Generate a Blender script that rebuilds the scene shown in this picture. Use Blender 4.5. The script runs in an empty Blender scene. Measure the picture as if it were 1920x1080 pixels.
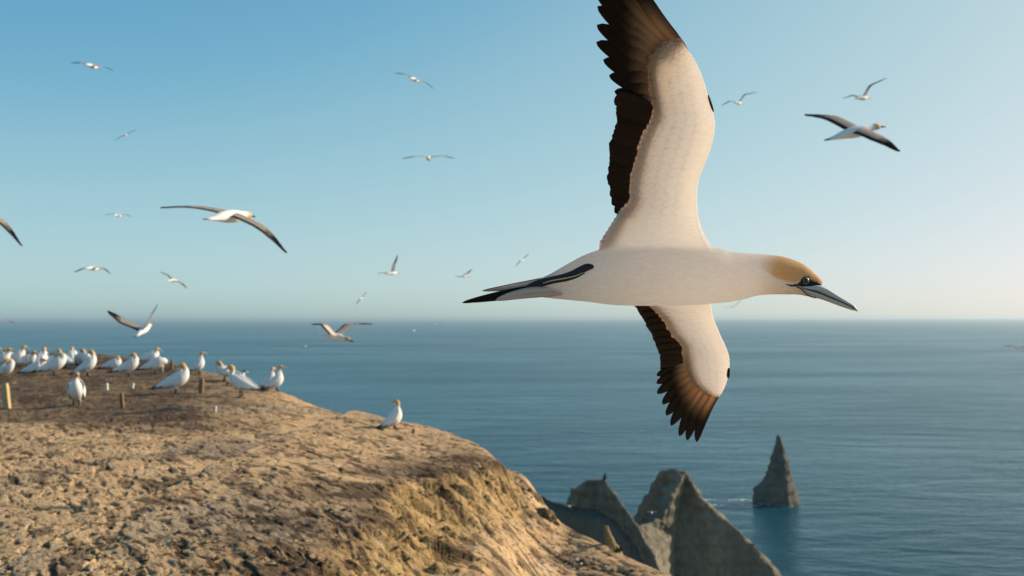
import bpy, bmesh, math, random
import numpy as np
from mathutils import Vector, Matrix
random.seed(7); RNG = np.random.default_rng(7)
SC = bpy.context.scene
COL = SC.collection
R = math.radians

# ------------------------------------------------------------------ camera, sky, sun, exposure
H = 100.0                                   # eye height over the sea
F = 1920 / 36 * 35
PITCH, ROLL = R(1.75), R(0.2)
cam_d = bpy.data.cameras.new('camera'); cam = bpy.data.objects.new('camera', cam_d); COL.objects.link(cam)
cam_d.sensor_width = 36; cam_d.lens = 35; cam_d.clip_end = 200000; cam_d.clip_start = 0.05
cr = np.array([1., 0, 0]); cf = np.array([0, math.cos(PITCH), math.sin(PITCH)]); cu = np.array([0, -math.sin(PITCH), math.cos(PITCH)])
cr, cu = math.cos(ROLL) * cr - math.sin(ROLL) * cu, math.sin(ROLL) * cr + math.cos(ROLL) * cu
cam.matrix_world = Matrix(((cr[0], cu[0], -cf[0], 0), (cr[1], cu[1], -cf[1], 0), (cr[2], cu[2], -cf[2], H), (0, 0, 0, 1)))
cam_d.dof.use_dof = True; cam_d.dof.focus_distance = 2.24; cam_d.dof.aperture_fstop = 6.3
SC.camera = cam

SUN_EL, SUN_AZ = R(24), R(68)               # azimuth clockwise from the view direction
world = bpy.data.worlds.new('World'); SC.world = world; world.use_nodes = True
wn, wl = world.node_tree.nodes, world.node_tree.links
bg = wn['Background']
sky = wn.new('ShaderNodeTexSky'); sky.sky_type = 'NISHITA'; sky.sun_disc = False
sky.sun_elevation = SUN_EL; sky.sun_rotation = SUN_AZ
sky.altitude = 0; sky.air_density = 0.52; sky.dust_density = 1.2; sky.ozone_density = 1.0
# one response curve per channel over the whole sky: the cyan-leaning, soft rendering of the photograph
sep = wn.new('ShaderNodeSeparateColor'); cmb = wn.new('ShaderNodeCombineColor'); wl.new(sky.outputs[0], sep.inputs[0])
EXPO = 0.40
CURVES = (((.108, .155), (.169, .305), (.27, .445), (.40, .57), (.8, .81), (1, .87)),
          ((.08, .22), (.169, .40), (.255, .55), (.40, .67), (.711, .80), (1, .88)),
          ((.10, .34), (.27, .565), (.39, .65), (.565, .73), (1, .88)))
for k in range(3):
    q = wn.new('ShaderNodeMath'); q.operation = 'MULTIPLY'; wl.new(sep.outputs[k], q.inputs[0]); q.inputs[1].default_value = .1
    fc = wn.new('ShaderNodeFloatCurve'); cv = fc.mapping.curves[0]
    for x, y in CURVES[k][:-1]: cv.points.new(x, y)
    cv.points[-1].location = CURVES[k][-1]; fc.mapping.update(); wl.new(q.outputs[0], fc.inputs['Value'])
    e = wn.new('ShaderNodeMath'); e.operation = 'MULTIPLY'; wl.new(fc.outputs[0], e.inputs[0]); e.inputs[1].default_value = 10 / 2 ** EXPO
    wl.new(e.outputs[0], cmb.inputs[k])
wl.new(cmb.outputs[0], bg.inputs[0]); bg.inputs[1].default_value = 0.10

sun_d = bpy.data.lights.new('sun', 'SUN'); sun = bpy.data.objects.new('sun', sun_d); COL.objects.link(sun)
sun_d.energy = 5.0; sun_d.angle = R(0.5); sun_d.color = (1.0, 0.83, 0.62)
SDIR = Vector((math.sin(SUN_AZ) * math.cos(SUN_EL), math.cos(SUN_AZ) * math.cos(SUN_EL), math.sin(SUN_EL)))
sun.rotation_euler = SDIR.to_track_quat('Z', 'Y').to_euler(); sun.location = (30, 5, H + 40)
vs = SC.view_settings; vs.view_transform = 'Standard'; vs.look = 'None'; vs.gamma = 1; vs.use_curve_mapping = False
vs.exposure = EXPO
SC.render.engine = 'CYCLES'
cy = SC.cycles; cy.use_denoising = True; cy.max_bounces = 12; cy.diffuse_bounces = 5; cy.transmission_bounces = 10; cy.volume_bounces = 1
try: cy.denoiser = 'OPENIMAGEDENOISE'
except Exception: pass

# ------------------------------------------------------------------ helpers
def U(px, py, Y):
    """point seen at pixel (px,py) of the 1920 photograph, at forward distance Y (world coordinates)"""
    px = np.asarray(px, float); py = np.asarray(py, float)
    d = cf + np.multiply.outer((px - 960) / F, cr) + np.multiply.outer((540 - py) / F, cu)
    d = d * (np.asarray(Y) / d[..., 1])[..., None]
    return d + np.array([0, 0, H])

def _hash(ix, iy, iz, seed):
    n = (ix * 374761393 + iy * 668265263 + iz * 2147483647 + seed * 974634777) & 0xFFFFFFFF
    n = ((n ^ (n >> 13)) * 1274126177) & 0xFFFFFFFF
    n = ((n ^ (n >> 16)) * 2246822519) & 0xFFFFFFFF
    return ((n ^ (n >> 15)) & 0xFFFF) / 32767.5 - 1.0
def vnoise(p, seed=0):
    p = np.asarray(p, float); i = np.floor(p).astype(np.int64); f = p - i
    w = f * f * f * (f * (f * 6 - 15) + 10); out = 0
    for a in (0, 1):
        for b in (0, 1):
            for c in (0, 1):
                wt = (w[..., 0] if a else 1 - w[..., 0]) * (w[..., 1] if b else 1 - w[..., 1]) * (w[..., 2] if c else 1 - w[..., 2])
                out = out + wt * _hash(i[..., 0] + a, i[..., 1] + b, i[..., 2] + c, seed)
    return out
def fbm(p, octv=4, gain=.5, seed=0):
    s, a, t = 0, 1., 0
    for k in range(octv):
        s = s + a * vnoise(p * 2 ** k + 17.3 * k, seed + k); t += a; a *= gain
    return s / t
def sstep(a, b, x):
    t = np.clip((x - a) / (b - a), 0, 1); return t * t * (3 - 2 * t)

def new_mesh(name, verts, faces, mat=None, parent=None, smooth=True, col=None, thin=None):
    me = bpy.data.meshes.new(name)
    v = np.asarray(verts, np.float64)
    me.from_pydata([tuple(x) for x in v], [], [tuple(int(i) for i in f) for f in faces])
    if smooth: me.polygons.foreach_set('use_smooth', [True] * len(me.polygons))
    if col is not None:
        c = np.ones((len(v), 4)); c[:, :3] = col
        me.attributes.new('col', 'FLOAT_COLOR', 'POINT').data.foreach_set('color', c.ravel())
    if thin is not None:
        me.attributes.new('thin', 'FLOAT', 'POINT').data.foreach_set('value', np.broadcast_to(np.asarray(thin, float), (len(v),)).ravel())
    me.update()
    o = bpy.data.objects.new(name, me); COL.objects.link(o)
    if mat: me.materials.append(mat)
    if parent: o.parent = parent; o.matrix_parent_inverse = parent.matrix_world.inverted()
    return o
def tag(o, label=None, cat=None, group=None, kind=None):
    for k, v in (('label', label), ('category', cat), ('group', group), ('kind', kind)):
        if v: o[k] = v
    return o
def empty(name, loc, label, cat, group=None):
    o = bpy.data.objects.new(name, None); COL.objects.link(o); o.empty_display_size = .1
    o.location = tuple(loc); o.matrix_world = Matrix.Translation(Vector(loc))
    return tag(o, label, cat, group)

class Geo:
    """collects shells that end up in one mesh"""
    def __init__(s): s.v, s.f, s.c, s.t, s.n = [], [], [], [], 0
    def add(s, v, f, col=(1, 1, 1), thin=0.):
        v = np.asarray(v, float).reshape(-1, 3); s.v.append(v)
        s.f += [tuple(i + s.n for i in q) for q in f]
        s.c.append(np.broadcast_to(np.asarray(col, float), (len(v), 3)).copy())
        s.t.append(np.broadcast_to(np.asarray(thin, float), (len(v),)).copy()); s.n += len(v)
        return s
    def build(s, name, mat, parent=None, smooth=True, M=None):
        v = np.concatenate(s.v)
        if M is not None: v = v @ M[0].T + M[1]
        return new_mesh(name, v, s.f, mat, parent, smooth, np.concatenate(s.c), np.concatenate(s.t))

def grid_faces(n, m, wrap=False):
    f = []
    for i in range(n - 1):
        for j in range(m if wrap else m - 1):
            k = (j + 1) % m; f.append((i * m + j, i * m + k, (i + 1) * m + k, (i + 1) * m + j))
    return f
def loft(P, ra, rb=None, seg=14, side=(0, 1, 0), power=2.0):
    """closed tube through P; ra = half size along the second normal, rb = half size along the side vector"""
    P = np.asarray(P, float); ra = np.asarray(ra, float); rb = ra if rb is None else np.asarray(rb, float)
    n = len(P); T = np.gradient(P, axis=0); T /= np.linalg.norm(T, axis=1)[:, None] + 1e-12
    s = np.asarray(side, float); V = []
    th = np.linspace(0, 2 * np.pi, seg, endpoint=False)
    cs, sn = np.cos(th), np.sin(th)
    cs = np.sign(cs) * np.abs(cs) ** (2 / power); sn = np.sign(sn) * np.abs(sn) ** (2 / power)
    for i in range(n):
        b = s - T[i] * (s @ T[i]); b /= np.linalg.norm(b) + 1e-12; s = b
        a = np.cross(T[i], b)
        V.append(P[i] + np.outer(cs * rb[i], b) + np.outer(sn * ra[i], a))
    V = np.concatenate(V); f = grid_faces(n, seg, True)
    f.append(tuple(range(seg))[::-1]); f.append(tuple(range((n - 1) * seg, n * seg)))
    return V, f
def resample(P, n):
    """smooth (Catmull-Rom) resampling of a table of rows"""
    P = np.asarray(P, float); m = len(P); t = np.linspace(0, m - 1, n); i = np.minimum(t.astype(int), m - 2); f = (t - i)[:, None]
    p1, p2 = P[i], P[i + 1]; p0 = P[np.maximum(i - 1, 0)]; p3 = P[np.minimum(i + 2, m - 1)]
    return .5 * (2 * p1 + (p2 - p0) * f + (2 * p0 - 5 * p1 + 4 * p2 - p3) * f ** 2 + (3 * p1 - p0 - 3 * p2 + p3) * f ** 3)
def shell(C, h0, h1):
    """closed thin solid round the grid C (n,m,3); h0/h1 thickness to both sides (n,m)"""
    n, m = C.shape[:2]
    du = np.gradient(C, axis=0); dv = np.gradient(C, axis=1); N = np.cross(du, dv); N /= np.linalg.norm(N, axis=2)[..., None] + 1e-12
    A = C + N * h0[..., None]; B = C - N * h1[..., None]
    V = np.concatenate([A.reshape(-1, 3), B.reshape(-1, 3)]); f = grid_faces(n, m); o = n * m
    f = [q[::-1] for q in f] + [tuple(i + o for i in q) for q in f]
    for i in range(n - 1):
        f.append((i * m, (i + 1) * m, (i + 1) * m + o, i * m + o)); f.append((i * m + m - 1, i * m + m - 1 + o, (i + 1) * m + m - 1 + o, (i + 1) * m + m - 1))
    for j in range(m - 1):
        f.append((j, j + o, j + 1 + o, j + 1)); b = (n - 1) * m; f.append((b + j, b + j + 1, b + j + 1 + o, b + j + o))
    return V, [q[::-1] for q in f]

# ------------------------------------------------------------------ materials
def mat(name, col=(.5, .5, .5), rough=.7, spec=.3):
    m = bpy.data.materials.new(name); m.use_nodes = True; p = m.node_tree.nodes['Principled BSDF']
    p.inputs['Base Color'].default_value = (*col, 1); p.inputs['Roughness'].default_value = rough; p.inputs['Specular IOR Level'].default_value = spec
    return m, m.node_tree.nodes, m.node_tree.links, p
def noise_node(n, l, scale, detail=4, rough=.55, vec=None, dist=0):
    t = n.new('ShaderNodeTexNoise'); t.inputs['Scale'].default_value = scale; t.inputs['Detail'].default_value = detail
    t.inputs['Roughness'].default_value = rough; t.inputs['Distortion'].default_value = dist
    if vec is not None: l.new(vec, t.inputs['Vector'])
    return t
def ramp(n, l, src, stops):
    r = n.new('ShaderNodeValToRGB'); e = r.color_ramp.elements
    while len(e) < len(stops): e.new(.5)
    for k, (p, c) in enumerate(stops): e[k].position = p; e[k].color = (*c, 1) if len(c) == 3 else c
    l.new(src, r.inputs[0]); return r
def mix(n, l, f, a, b, mode='MIX'):
    x = n.new('ShaderNodeMix'); x.data_type = 'RGBA'; x.blend_type = mode
    for s, k in ((f, 0), (a, 6), (b, 7)):
        if isinstance(s, (int, float)): x.inputs[k].default_value = s
        elif isinstance(s, tuple): x.inputs[k].default_value = (*s, 1)
        else: l.new(s, x.inputs[k])
    return x.outputs[2]
def bump(n, l, p, h, strength, dist):
    b = n.new('ShaderNodeBump'); b.inputs['Strength'].default_value = strength; b.inputs['Distance'].default_value = dist
    l.new(h, b.inputs['Height']); l.new(b.outputs[0], p.inputs['Normal']); return b

def plumage_mat(name, trans, tcol, bump_scale=(60, 220, 220), bstr=.25, bdist=.002):
    m, n, l, p = mat(name, rough=.75, spec=.2)
    a = n.new('ShaderNodeAttribute'); a.attribute_name = 'col'; th = n.new('ShaderNodeAttribute'); th.attribute_name = 'thin'
    tc = n.new('ShaderNodeTexCoord'); mp = n.new('ShaderNodeMapping'); mp.inputs['Scale'].default_value = bump_scale
    l.new(tc.outputs['Object'], mp.inputs[0]); ns = noise_node(n, l, 1, 3, .6, mp.outputs[0])
    rr = ramp(n, l, ns.outputs[0], [(.25, (.86, .85, .83)), (.7, (1, 1, 1))])
    c = mix(n, l, 1., a.outputs['Color'], rr.outputs[0], 'MULTIPLY'); l.new(c, p.inputs['Base Color'])
    p.inputs['Sheen Weight'].default_value = .15
    bump(n, l, p, ns.outputs[0], bstr, bdist)
    tr = n.new('ShaderNodeBsdfTranslucent'); g = n.new('ShaderNodeGamma'); g.inputs[1].default_value = .7; l.new(c, g.inputs[0])
    tcm = mix(n, l, 1., g.outputs[0], tcol, 'MULTIPLY'); l.new(tcm, tr.inputs[0])
    ml = n.new('ShaderNodeMath'); ml.operation = 'MULTIPLY'; ml.inputs[1].default_value = trans; l.new(th.outputs['Fac'], ml.inputs[0])
    ms = n.new('ShaderNodeMixShader'); l.new(ml.outputs[0], ms.inputs[0]); l.new(p.outputs[0], ms.inputs[1]); l.new(tr.outputs[0], ms.inputs[2])
    l.new(ms.outputs[0], n['Material Output'].inputs[0])
    return m
M_PLUME = plumage_mat('plumage', .64, (1, .93, .87))
M_FEATHER = plumage_mat('flight_feather', .48, (1, .70, .43), (300, 300, 300), .15, .0006)
M_BILL = mat('bill_horn', (.42, .45, .45), .38, .5)[0]
M_BLACK = mat('black_skin', (.012, .013, .015), .55, .4)[0]
M_LINE = mat('pale_toe_line', (.50, .50, .36), .6, .3)[0]
M_IRIS = mat('pale_iris', (.10, .14, .165), .3, .4)[0]
M_PUPIL = mat('pupil', (.004, .005, .008), .08, .6)[0]

def ground_mat():
    m, n, l, p = mat('dry_clay', rough=.93, spec=.12)
    a = n.new('ShaderNodeAttribute'); a.attribute_name = 'col'
    tc = n.new('ShaderNodeTexCoord')
    n1 = noise_node(n, l, 2.1, 5, .6, tc.outputs['Object']); mp = n.new('ShaderNodeMapping'); mp.inputs['Scale'].default_value = (1, .30, 1); vr = n.new('ShaderNodeVectorRotate'); vr.rotation_type = 'Z_AXIS'; vr.inputs['Angle'].default_value = -.55; l.new(tc.outputs['Object'], vr.inputs['Vector']); l.new(vr.outputs[0], mp.inputs[0]); n2 = noise_node(n, l, 24, 6, .68, mp.outputs[0], .4); n3 = noise_node(n, l, 70, 4, .6, tc.outputs['Object'])
    r1 = ramp(n, l, n1.outputs[0], [(.3, (.82, .78, .74)), (.7, (1.1, 1.08, 1.04))])
    r2 = ramp(n, l, n2.outputs[0], [(.38, (.20, .155, .12)), (.47, (.92, .90, .88)), (.70, (1.2, 1.2, 1.18))])
    r3 = ramp(n, l, n3.outputs[0], [(.3, (.72, .70, .66)), (.6, (1.05, 1.05, 1.05))])
    c = mix(n, l, 1., a.outputs['Color'], r1.outputs[0], 'MULTIPLY'); c = mix(n, l, 1., c, r2.outputs[0], 'MULTIPLY'); c = mix(n, l, 1., c, r3.outputs[0], 'MULTIPLY')
    l.new(c, p.inputs['Base Color'])
    ad = n.new('ShaderNodeMath'); ad.operation = 'MULTIPLY_ADD'; l.new(n3.outputs[0], ad.inputs[0]); ad.inputs[1].default_value = .35; l.new(n2.outputs[0], ad.inputs[2])
    bump(n, l, p, ad.outputs[0], .7, .035)
    return m
M_GROUND = ground_mat()
def rock_mat(name, a, b, sc, dist):
    m, n, l, p = mat(name, rough=.95, spec=.1)
    tc = n.new('ShaderNodeTexCoord'); mp = n.new('ShaderNodeMapping'); mp.inputs['Scale'].default_value = (1, 1, .45); l.new(tc.outputs['Object'], mp.inputs[0])
    n1 = noise_node(n, l, sc, 6, .6, mp.outputs[0], .6); n2 = noise_node(n, l, sc * 9, 5, .65, mp.outputs[0])
    sp = n.new('ShaderNodeSeparateXYZ'); l.new(tc.outputs['Object'], sp.inputs[0])
    c = mix(n, l, n1.outputs[0], a, b)
    r2 = ramp(n, l, n2.outputs[0], [(.3, (.75, .74, .72)), (.65, (1.08, 1.07, 1.05))]); c = mix(n, l, 1., c, r2.outputs[0], 'MULTIPLY'); l.new(c, p.inputs['Base Color'])
    bump(n, l, p, n2.outputs[0], .6, dist)
    return m
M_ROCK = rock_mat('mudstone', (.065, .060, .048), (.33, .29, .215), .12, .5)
M_STACK = rock_mat('shaded_mudstone', (.050, .047, .040), (.21, .19, .15), .16, .8)  # darker copy of the mudstone, shade of stack and shoulder put into the colour
M_CLAY = rock_mat('clay_spur', (.16, .115, .06), (.36, .27, .15), 6, .02)
M_CRAG = rock_mat('crag_clay', (.035, .026, .017), (.36, .265, .145), 5, .03)  # dark soil tone; cavity shade and lit edges put into the noise colours
M_WOOD = rock_mat('weathered_wood', (.16, .10, .06), (.30, .20, .12), 20, .004)
M_PALEWOOD = rock_mat('pale_wood', (.42, .30, .15), (.60, .46, .26), 20, .004)
M_PALE = rock_mat('shell_white', (.55, .52, .46), (.80, .77, .70), 30, .002)
M_LEAF = rock_mat('leaf_green', (.05, .07, .02), (.09, .11, .03), 30, .001)

# ------------------------------------------------------------------ sea
def sea():
    m, n, l, p = mat('sea_water', (.010, .072, .098), .18, .5); p.inputs['IOR'].default_value = 1.33
    tc = n.new('ShaderNodeTexCoord')
    def nz(sx, sy, detail, rot=.12):
        mp = n.new('ShaderNodeMapping'); mp.inputs['Scale'].default_value = (sx, sy, 1); mp.inputs['Rotation'].default_value = (0, 0, rot)
        l.new(tc.outputs['Object'], mp.inputs[0]); return noise_node(n, l, 1, detail, .6, mp.outputs[0], .4)
    a = nz(1 / 75, 1 / 30, 6, .25); b = nz(1 / 11, 1 / 6, 5, -.3); c = nz(1 / 900, 1 / 380, 5, .3)
    s1 = n.new('ShaderNodeMath'); s1.operation = 'MULTIPLY_ADD'; l.new(b.outputs[0], s1.inputs[0]); s1.inputs[1].default_value = .22; l.new(a.outputs[0], s1.inputs[2])
    bp = bump(n, l, p, s1.outputs[0], .7, 5.5)
    p.inputs['Specular IOR Level'].default_value = 0; p.inputs['Roughness'].default_value = .8
    gl = n.new('ShaderNodeBsdfGlossy'); gl.inputs['Roughness'].default_value = .2; gl.inputs['Color'].default_value = (.84, .97, 1, 1); l.new(bp.outputs[0], gl.inputs['Normal'])
    fr = n.new('ShaderNodeFresnel'); fr.inputs['IOR'].default_value = 1.33; l.new(bp.outputs[0], fr.inputs['Normal'])
    fm = n.new('ShaderNodeMath'); fm.operation = 'MULTIPLY'; l.new(fr.outputs[0], fm.inputs[0]); wp = n.new('ShaderNodeMapRange'); wp.inputs[1].default_value = .3; wp.inputs[2].default_value = .7; wp.inputs[3].default_value = .40; wp.inputs[4].default_value = .68; l.new(c.outputs[0], wp.inputs[0]); l.new(wp.outputs[0], fm.inputs[1])     # wave slopes and foam keep a real sea from full mirror strength at grazing view
    mx = n.new('ShaderNodeMixShader'); l.new(fm.outputs[0], mx.inputs[0]); l.new(p.outputs[0], mx.inputs[1]); l.new(gl.outputs[0], mx.inputs[2]); l.new(mx.outputs[0], n['Material Output'].inputs[0])
    rc = ramp(n, l, c.outputs[0], [(.35, (.003, .043, .068)), (.65, (.006, .058, .084))]); l.new(rc.outputs[0], p.inputs['Base Color'])
    rings = [0, 60, 150, 300, 450, 600, 900, 1500, 3000, 7000, 15000, 30000, 45000, 60000]; seg = 128
    v = [(r * math.cos(t), r * math.sin(t), 0) for r in rings[1:] for t in np.linspace(0, 2 * np.pi, seg, endpoint=False)]
    f = grid_faces(len(rings) - 1, seg, True); v.append((0, 0, 0)); k = len(v) - 1
    f = [q[::-1] for q in f] + [(j, (j + 1) % seg, k) for j in range(seg)]
    tag(new_mesh('sea', v, f, m), 'blue green sea with low swell reaching to the hazy horizon', 'sea', kind='structure')
sea()

# ------------------------------------------------------------------ air
def haze():
    m = bpy.data.materials.new('haze_air'); m.use_nodes = True; n, l = m.node_tree.nodes, m.node_tree.links; n.clear()
    o = n.new('ShaderNodeOutputMaterial'); v = n.new('ShaderNodeVolumePrincipled'); l.new(v.outputs[0], o.inputs['Volume'])
    v.inputs['Color'].default_value = (.56, .66, .72, 1); v.inputs['Density'].default_value = HAZE; v.inputs['Anisotropy'].default_value = .5
    r, z0, z1 = 61000, -4, H + 16
    V = [(x, y, z) for z in (z0, z1) for x, y in ((-r, -r), (r, -r), (r, r), (-r, r))]
    tag(new_mesh('haze', V, [(3, 2, 1, 0), (4, 5, 6, 7), (0, 1, 5, 4), (1, 2, 6, 5), (2, 3, 7, 6), (3, 0, 4, 7)], m, smooth=False), kind="stuff")
HAZE = 3.2e-5
haze()

# ------------------------------------------------------------------ headland ground
CREST = np.array([  # px, py of the skyline, distance, ground level reached in front of the rim
    (-2600, 640, 45, -1.5), (-900, 640, 42, -1.5), (0, 658, 37, -1.45), (190, 664, 36, -1.45), (335, 683, 30, -1.5), (450, 714, 26, -1.6), (530, 735, 24, -1.65),
    (600, 764, 22.5, -1.8), (700, 790, 21.5, -1.95), (780, 811, 20, -2.0), (880, 850, 17, -2.0), (950, 882, 14.5, -2.05), (984, 889, 13.2, -2.15), (1012, 937, 12.8, -2.30), (1052, 984, 12.2, -2.40),
    (1100, 1005, 11.5, -2.40), (1150, 1030, 10.9, -2.42), (1250, 1079, 9.8, -2.44), (1350, 1130, 9.0, -2.46), (1500, 1205, 7.9, -2.46), (1900, 1420, 5.7, -2.4), (3200, 2000, 3.6, -2.3)])
PXS = np.concatenate([np.linspace(-2600, -80, 50, endpoint=False), np.arange(-80, 1400, 2.0), np.linspace(1400, 3200, 40)])
def crest_at(px):
    c = np.mean([np.stack([np.interp(np.asarray(px, float) + o, CREST[:, 0], CREST[:, k]) for k in (1, 2, 3)], -1) for o in (-14, -9, -4, 0, 4, 9, 14)], 0)
    return c[..., 0], c[..., 1], c[..., 2]
def zc_of(px, py, Y): return U(px, py, Y)[..., 2] - H
SCARP = np.array([(-1.0, -3), (-1.15, 4), (-1.22, 6.5), (-1.12, 8.8), (-.98, 10.6), (-.45, 12.0), (.12, 13.2), (.9, 14.5)])
def rel_height(px, Y):
    """ground height relative to the eye; px and Y arrays"""
    py, Rr, zl = crest_at(px); zc = zc_of(px, py, Rr); t = np.clip(Y / Rr, 0, 1)
    x = (px - 960) / F * Y
    z0 = -1.62
    early = sstep(880, 1000, px)
    prof = z0 + (zl - z0) * ((1 - early) * t ** 1.2 + early * sstep(.15, .7, t))
    z = prof + (zc - zl) * sstep(.84, .995, t)
    xs = np.interp(Y, SCARP[:, 1], SCARP[:, 0])
    P = np.stack([x, Y, 0 * x], -1)
    wob = .26 * fbm(P * np.array([.9, 1.5, 1]), 4, .55, 3)
    sd = (x - xs) + wob
    fade = sstep(3.5, 6.0, Y) * (1 - sstep(.86, .985, t)) 
    st = sstep(-.05, .75, sd)
    z = z + fade * (.16 - .34 * st) * (np.abs(x) < 3)
    scarp_band = fade * np.exp(-((sd - .35) / .38) ** 2)
    return z, sd, scarp_band, fade, st, t
def lumps(x, Y, band):
    P = np.stack([x, Y, 0 * x], -1)
    a = P @ np.array([[.86, -.5, 0], [.5, .86, 0], [0, 0, 1]])
    near1 = 1 - sstep(9, 16, Y); near2 = 1 - sstep(5.5, 9.5, Y); near3 = 1 - sstep(13, 22, Y)
    big = fbm(P * .55, 3, .5, 11)
    med = fbm(a * np.array([3.4, 1.3, 1]), 2, .55, 21) + near1 * .45 * fbm(a * np.array([12, 5, 1]), 2, .6, 23)
    fin = near2 * fbm(a * np.array([24, 14, 1]), 2, .55, 31)
    crack = 1 - np.abs(fbm(a * np.array([5.2, 2.3, 1]), 2, .5, 41)) * 2.6
    fl = fbm(np.stack([x * 1.6 + Y * .6, Y * 5.5 - x * 1.5, 0 * x], -1), 3, .55, 51)
    pit = sstep(.22, .42, fbm(a * np.array([13, 4.2, 1]), 3, .55, 45))
    h = .065 * big + .013 * med + .011 * fin - .016 * near3 * np.clip(crack - .62, 0, 1) * 2.2 - .012 * pit * (.45 + .55 * near3)
    h = h + band * (.17 * fl - .07 * np.clip(1 - np.abs(fl) * 5, 0, 1))
    return h, med, fin, pit, fl
def ground_z(px, Y):
    z, sd, band, fade, st, t = rel_height(px, Y); x = (px - 960) / F * Y
    return z + lumps(x, Y, band)[0] * sstep(0, 3, Y)

def ground():
    px = PXS; n = len(px)
    py, Rr, zl = crest_at(px)
    m = 430
    # rows: a few under the camera, then evenly spread in the picture up to the rim
    inv = np.concatenate([np.linspace(1, .75, 6, endpoint=False), np.linspace(.75, 0, m - 6)])
    near = 5.0; far = Rr
    Y = np.empty((m, n))
    k0 = 24
    for i in range(k0): Y[i] = -4 + (near + 4) * i / k0 * np.minimum(1, far / 6.)
    y0 = np.minimum(near, far * .85)
    s = np.linspace(0, 1, m - k0)[:, None]
    Y[k0:] = 1 / ((1 - s) / y0 + s / far)
    PX = np.broadcast_to(px, (m, n))
    X = (PX - 960) / F * np.maximum(Y, 3.0)         # behind and under the camera the strip keeps its width
    z, sd, band, fade, st, t = rel_height(PX, np.maximum(Y, .05))
    h, med, fin, pit, fl = lumps(X, Y, band)
    rim = 1 - .6 * sstep(.97, 1, t)
    Z = z + h * rim
    rough = fbm(np.stack([PX * .02, PX * 0, PX * 0], -1), 4, .6, 77)
    # ground colours by patch, darker inside the pits
    P = np.stack([X, Y, 0 * X], -1)
    sand = np.array([.56, .395, .228]); ochre = np.array([.385, .275, .125]); soil = np.array([.075, .050, .034]); grey = np.array([.37, .29, .20])
    pt = fbm(P * np.array([.55, .40, 1]), 4, .6, 61)
    c = sand + (grey - sand) * sstep(.0, .5, pt)[..., None]
    c = c + (ochre - c) * (np.clip(band * 1.3, 0, 1) * .85)[..., None]
    pyv = 597 - Z / np.maximum(Y, .5) * F
    nest = sstep(13.0, 16.0, Y + 2.0 * fbm(P * .5, 3, .5, 66)) * sstep(560, 300, PX + 70 * pt)
    d1 = sstep(.05, .42, fbm(P * np.array([1.3, .9, 1]), 5, .62, 71))
    d2 = sstep(.20, .36, fbm(P @ np.array([[.86, -.5, 0], [.5, .86, 0], [0, 0, 1]]) * np.array([5.5, 2.2, 1]), 4, .6, 81))
    dark = np.clip(1.1 * nest * (.66 + .5 * d1) + .70 * d2 + .15 * d1 + .70 * pit, 0, 1)
    top = fade * sstep(-1.3, -.2, sd) * (1 - sstep(.0, .30, sd)) * sstep(-.25, .25, fbm(P * 1.1, 4, .6, 91) + .12)
    low = fade * sstep(.75, 1.2, sd) * sstep(.0, .35, fbm(P * 1.7, 4, .6, 95))
    dark = np.clip(dark + .85 * top + .5 * low, 0, .95)
    c = c + (soil - c) * dark[..., None]
    gu = sstep(.42, .6, fbm(P * np.array([7, 4, 1]), 3, .5, 99)) * .45
    c = c + (np.array([.52, .43, .31]) - c) * gu[..., None]
    V = np.stack([X, np.broadcast_to(Y, X.shape), Z + H], -1)
    # outer flank: rounds over the rim, then falls to the sea
    zc = Z[-1]
    drops = [(.12, .06), (.3, .22), (.7, .75), (1.5, 2.2), (4, 8), (9, 20), (18, 42), (34, 75), (60, 104)]
    extra, ec = [], []
    for dr, dz in drops:
        Y2 = Y[-1] + dr; X2 = (px - 960) / F * Y2
        q = np.stack([X2 * .5, Y2 * .5, 0 * X2 + dz * .3], -1)
        extra.append(np.stack([X2 + .25 * dr ** .5 * fbm(q, 3, .5, 5), Y2 + .2 * dr ** .5 * fbm(q, 3, .5, 6), H + zc - dz], -1)); ec.append(np.broadcast_to(np.array([.40, .31, .20]), (n, 3)))
    V = np.concatenate([V, np.stack(extra)]); C = np.concatenate([c, np.stack(ec)])
    mm = V.shape[0]
    idx = np.arange(mm * n).reshape(mm, n)
    f = np.stack([idx[:-1, :-1], idx[:-1, 1:], idx[1:, 1:], idx[1:, :-1]], -1).reshape(-1, 4)
    me = bpy.data.meshes.new('ground'); me.vertices.add(mm * n); me.vertices.foreach_set('co', V.reshape(-1))
    me.loops.add(f.size); me.loops.foreach_set('vertex_index', f.reshape(-1).astype(np.int32)); me.polygons.add(len(f))
    me.polygons.foreach_set('loop_start', np.arange(0, f.size, 4, dtype=np.int32)); me.polygons.foreach_set('use_smooth', np.ones(len(f), bool))
    cc = np.ones((mm * n, 4)); cc[:, :3] = C.reshape(-1, 3)
    me.attributes.new('col', 'FLOAT_COLOR', 'POINT').data.foreach_set('color', cc.ravel())
    me.update(calc_edges=True); me.validate(); me.materials.append(M_GROUND)
    o = bpy.data.objects.new('ground', me); COL.objects.link(o)
    gx, gy = np.meshgrid(np.linspace(-45, 30, 120), np.linspace(-48, 2.2, 90)); P = np.stack([gx, gy, 0 * gx], -1)
    edge = sstep(22, 30, gx) + sstep(-40, -45, gx) + sstep(-43, -48, gy)
    gz = H - 1.86 + .25 * fbm(P * .12, 3, .5, 14) * sstep(1.5, -6, gy) + .06 * fbm(P * .8, 4, .55, 15) - 3 * edge - .25 * sstep(1.2, 2.2, gy)
    cc = np.array([.46, .35, .22]) * (1 + .25 * fbm(P * .6, 4, .6, 16))[..., None]
    back = new_mesh('ground', np.stack([gx, gy, gz], -1).reshape(-1, 3), grid_faces(90, 120), M_GROUND, col=cc.reshape(-1, 3))
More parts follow.
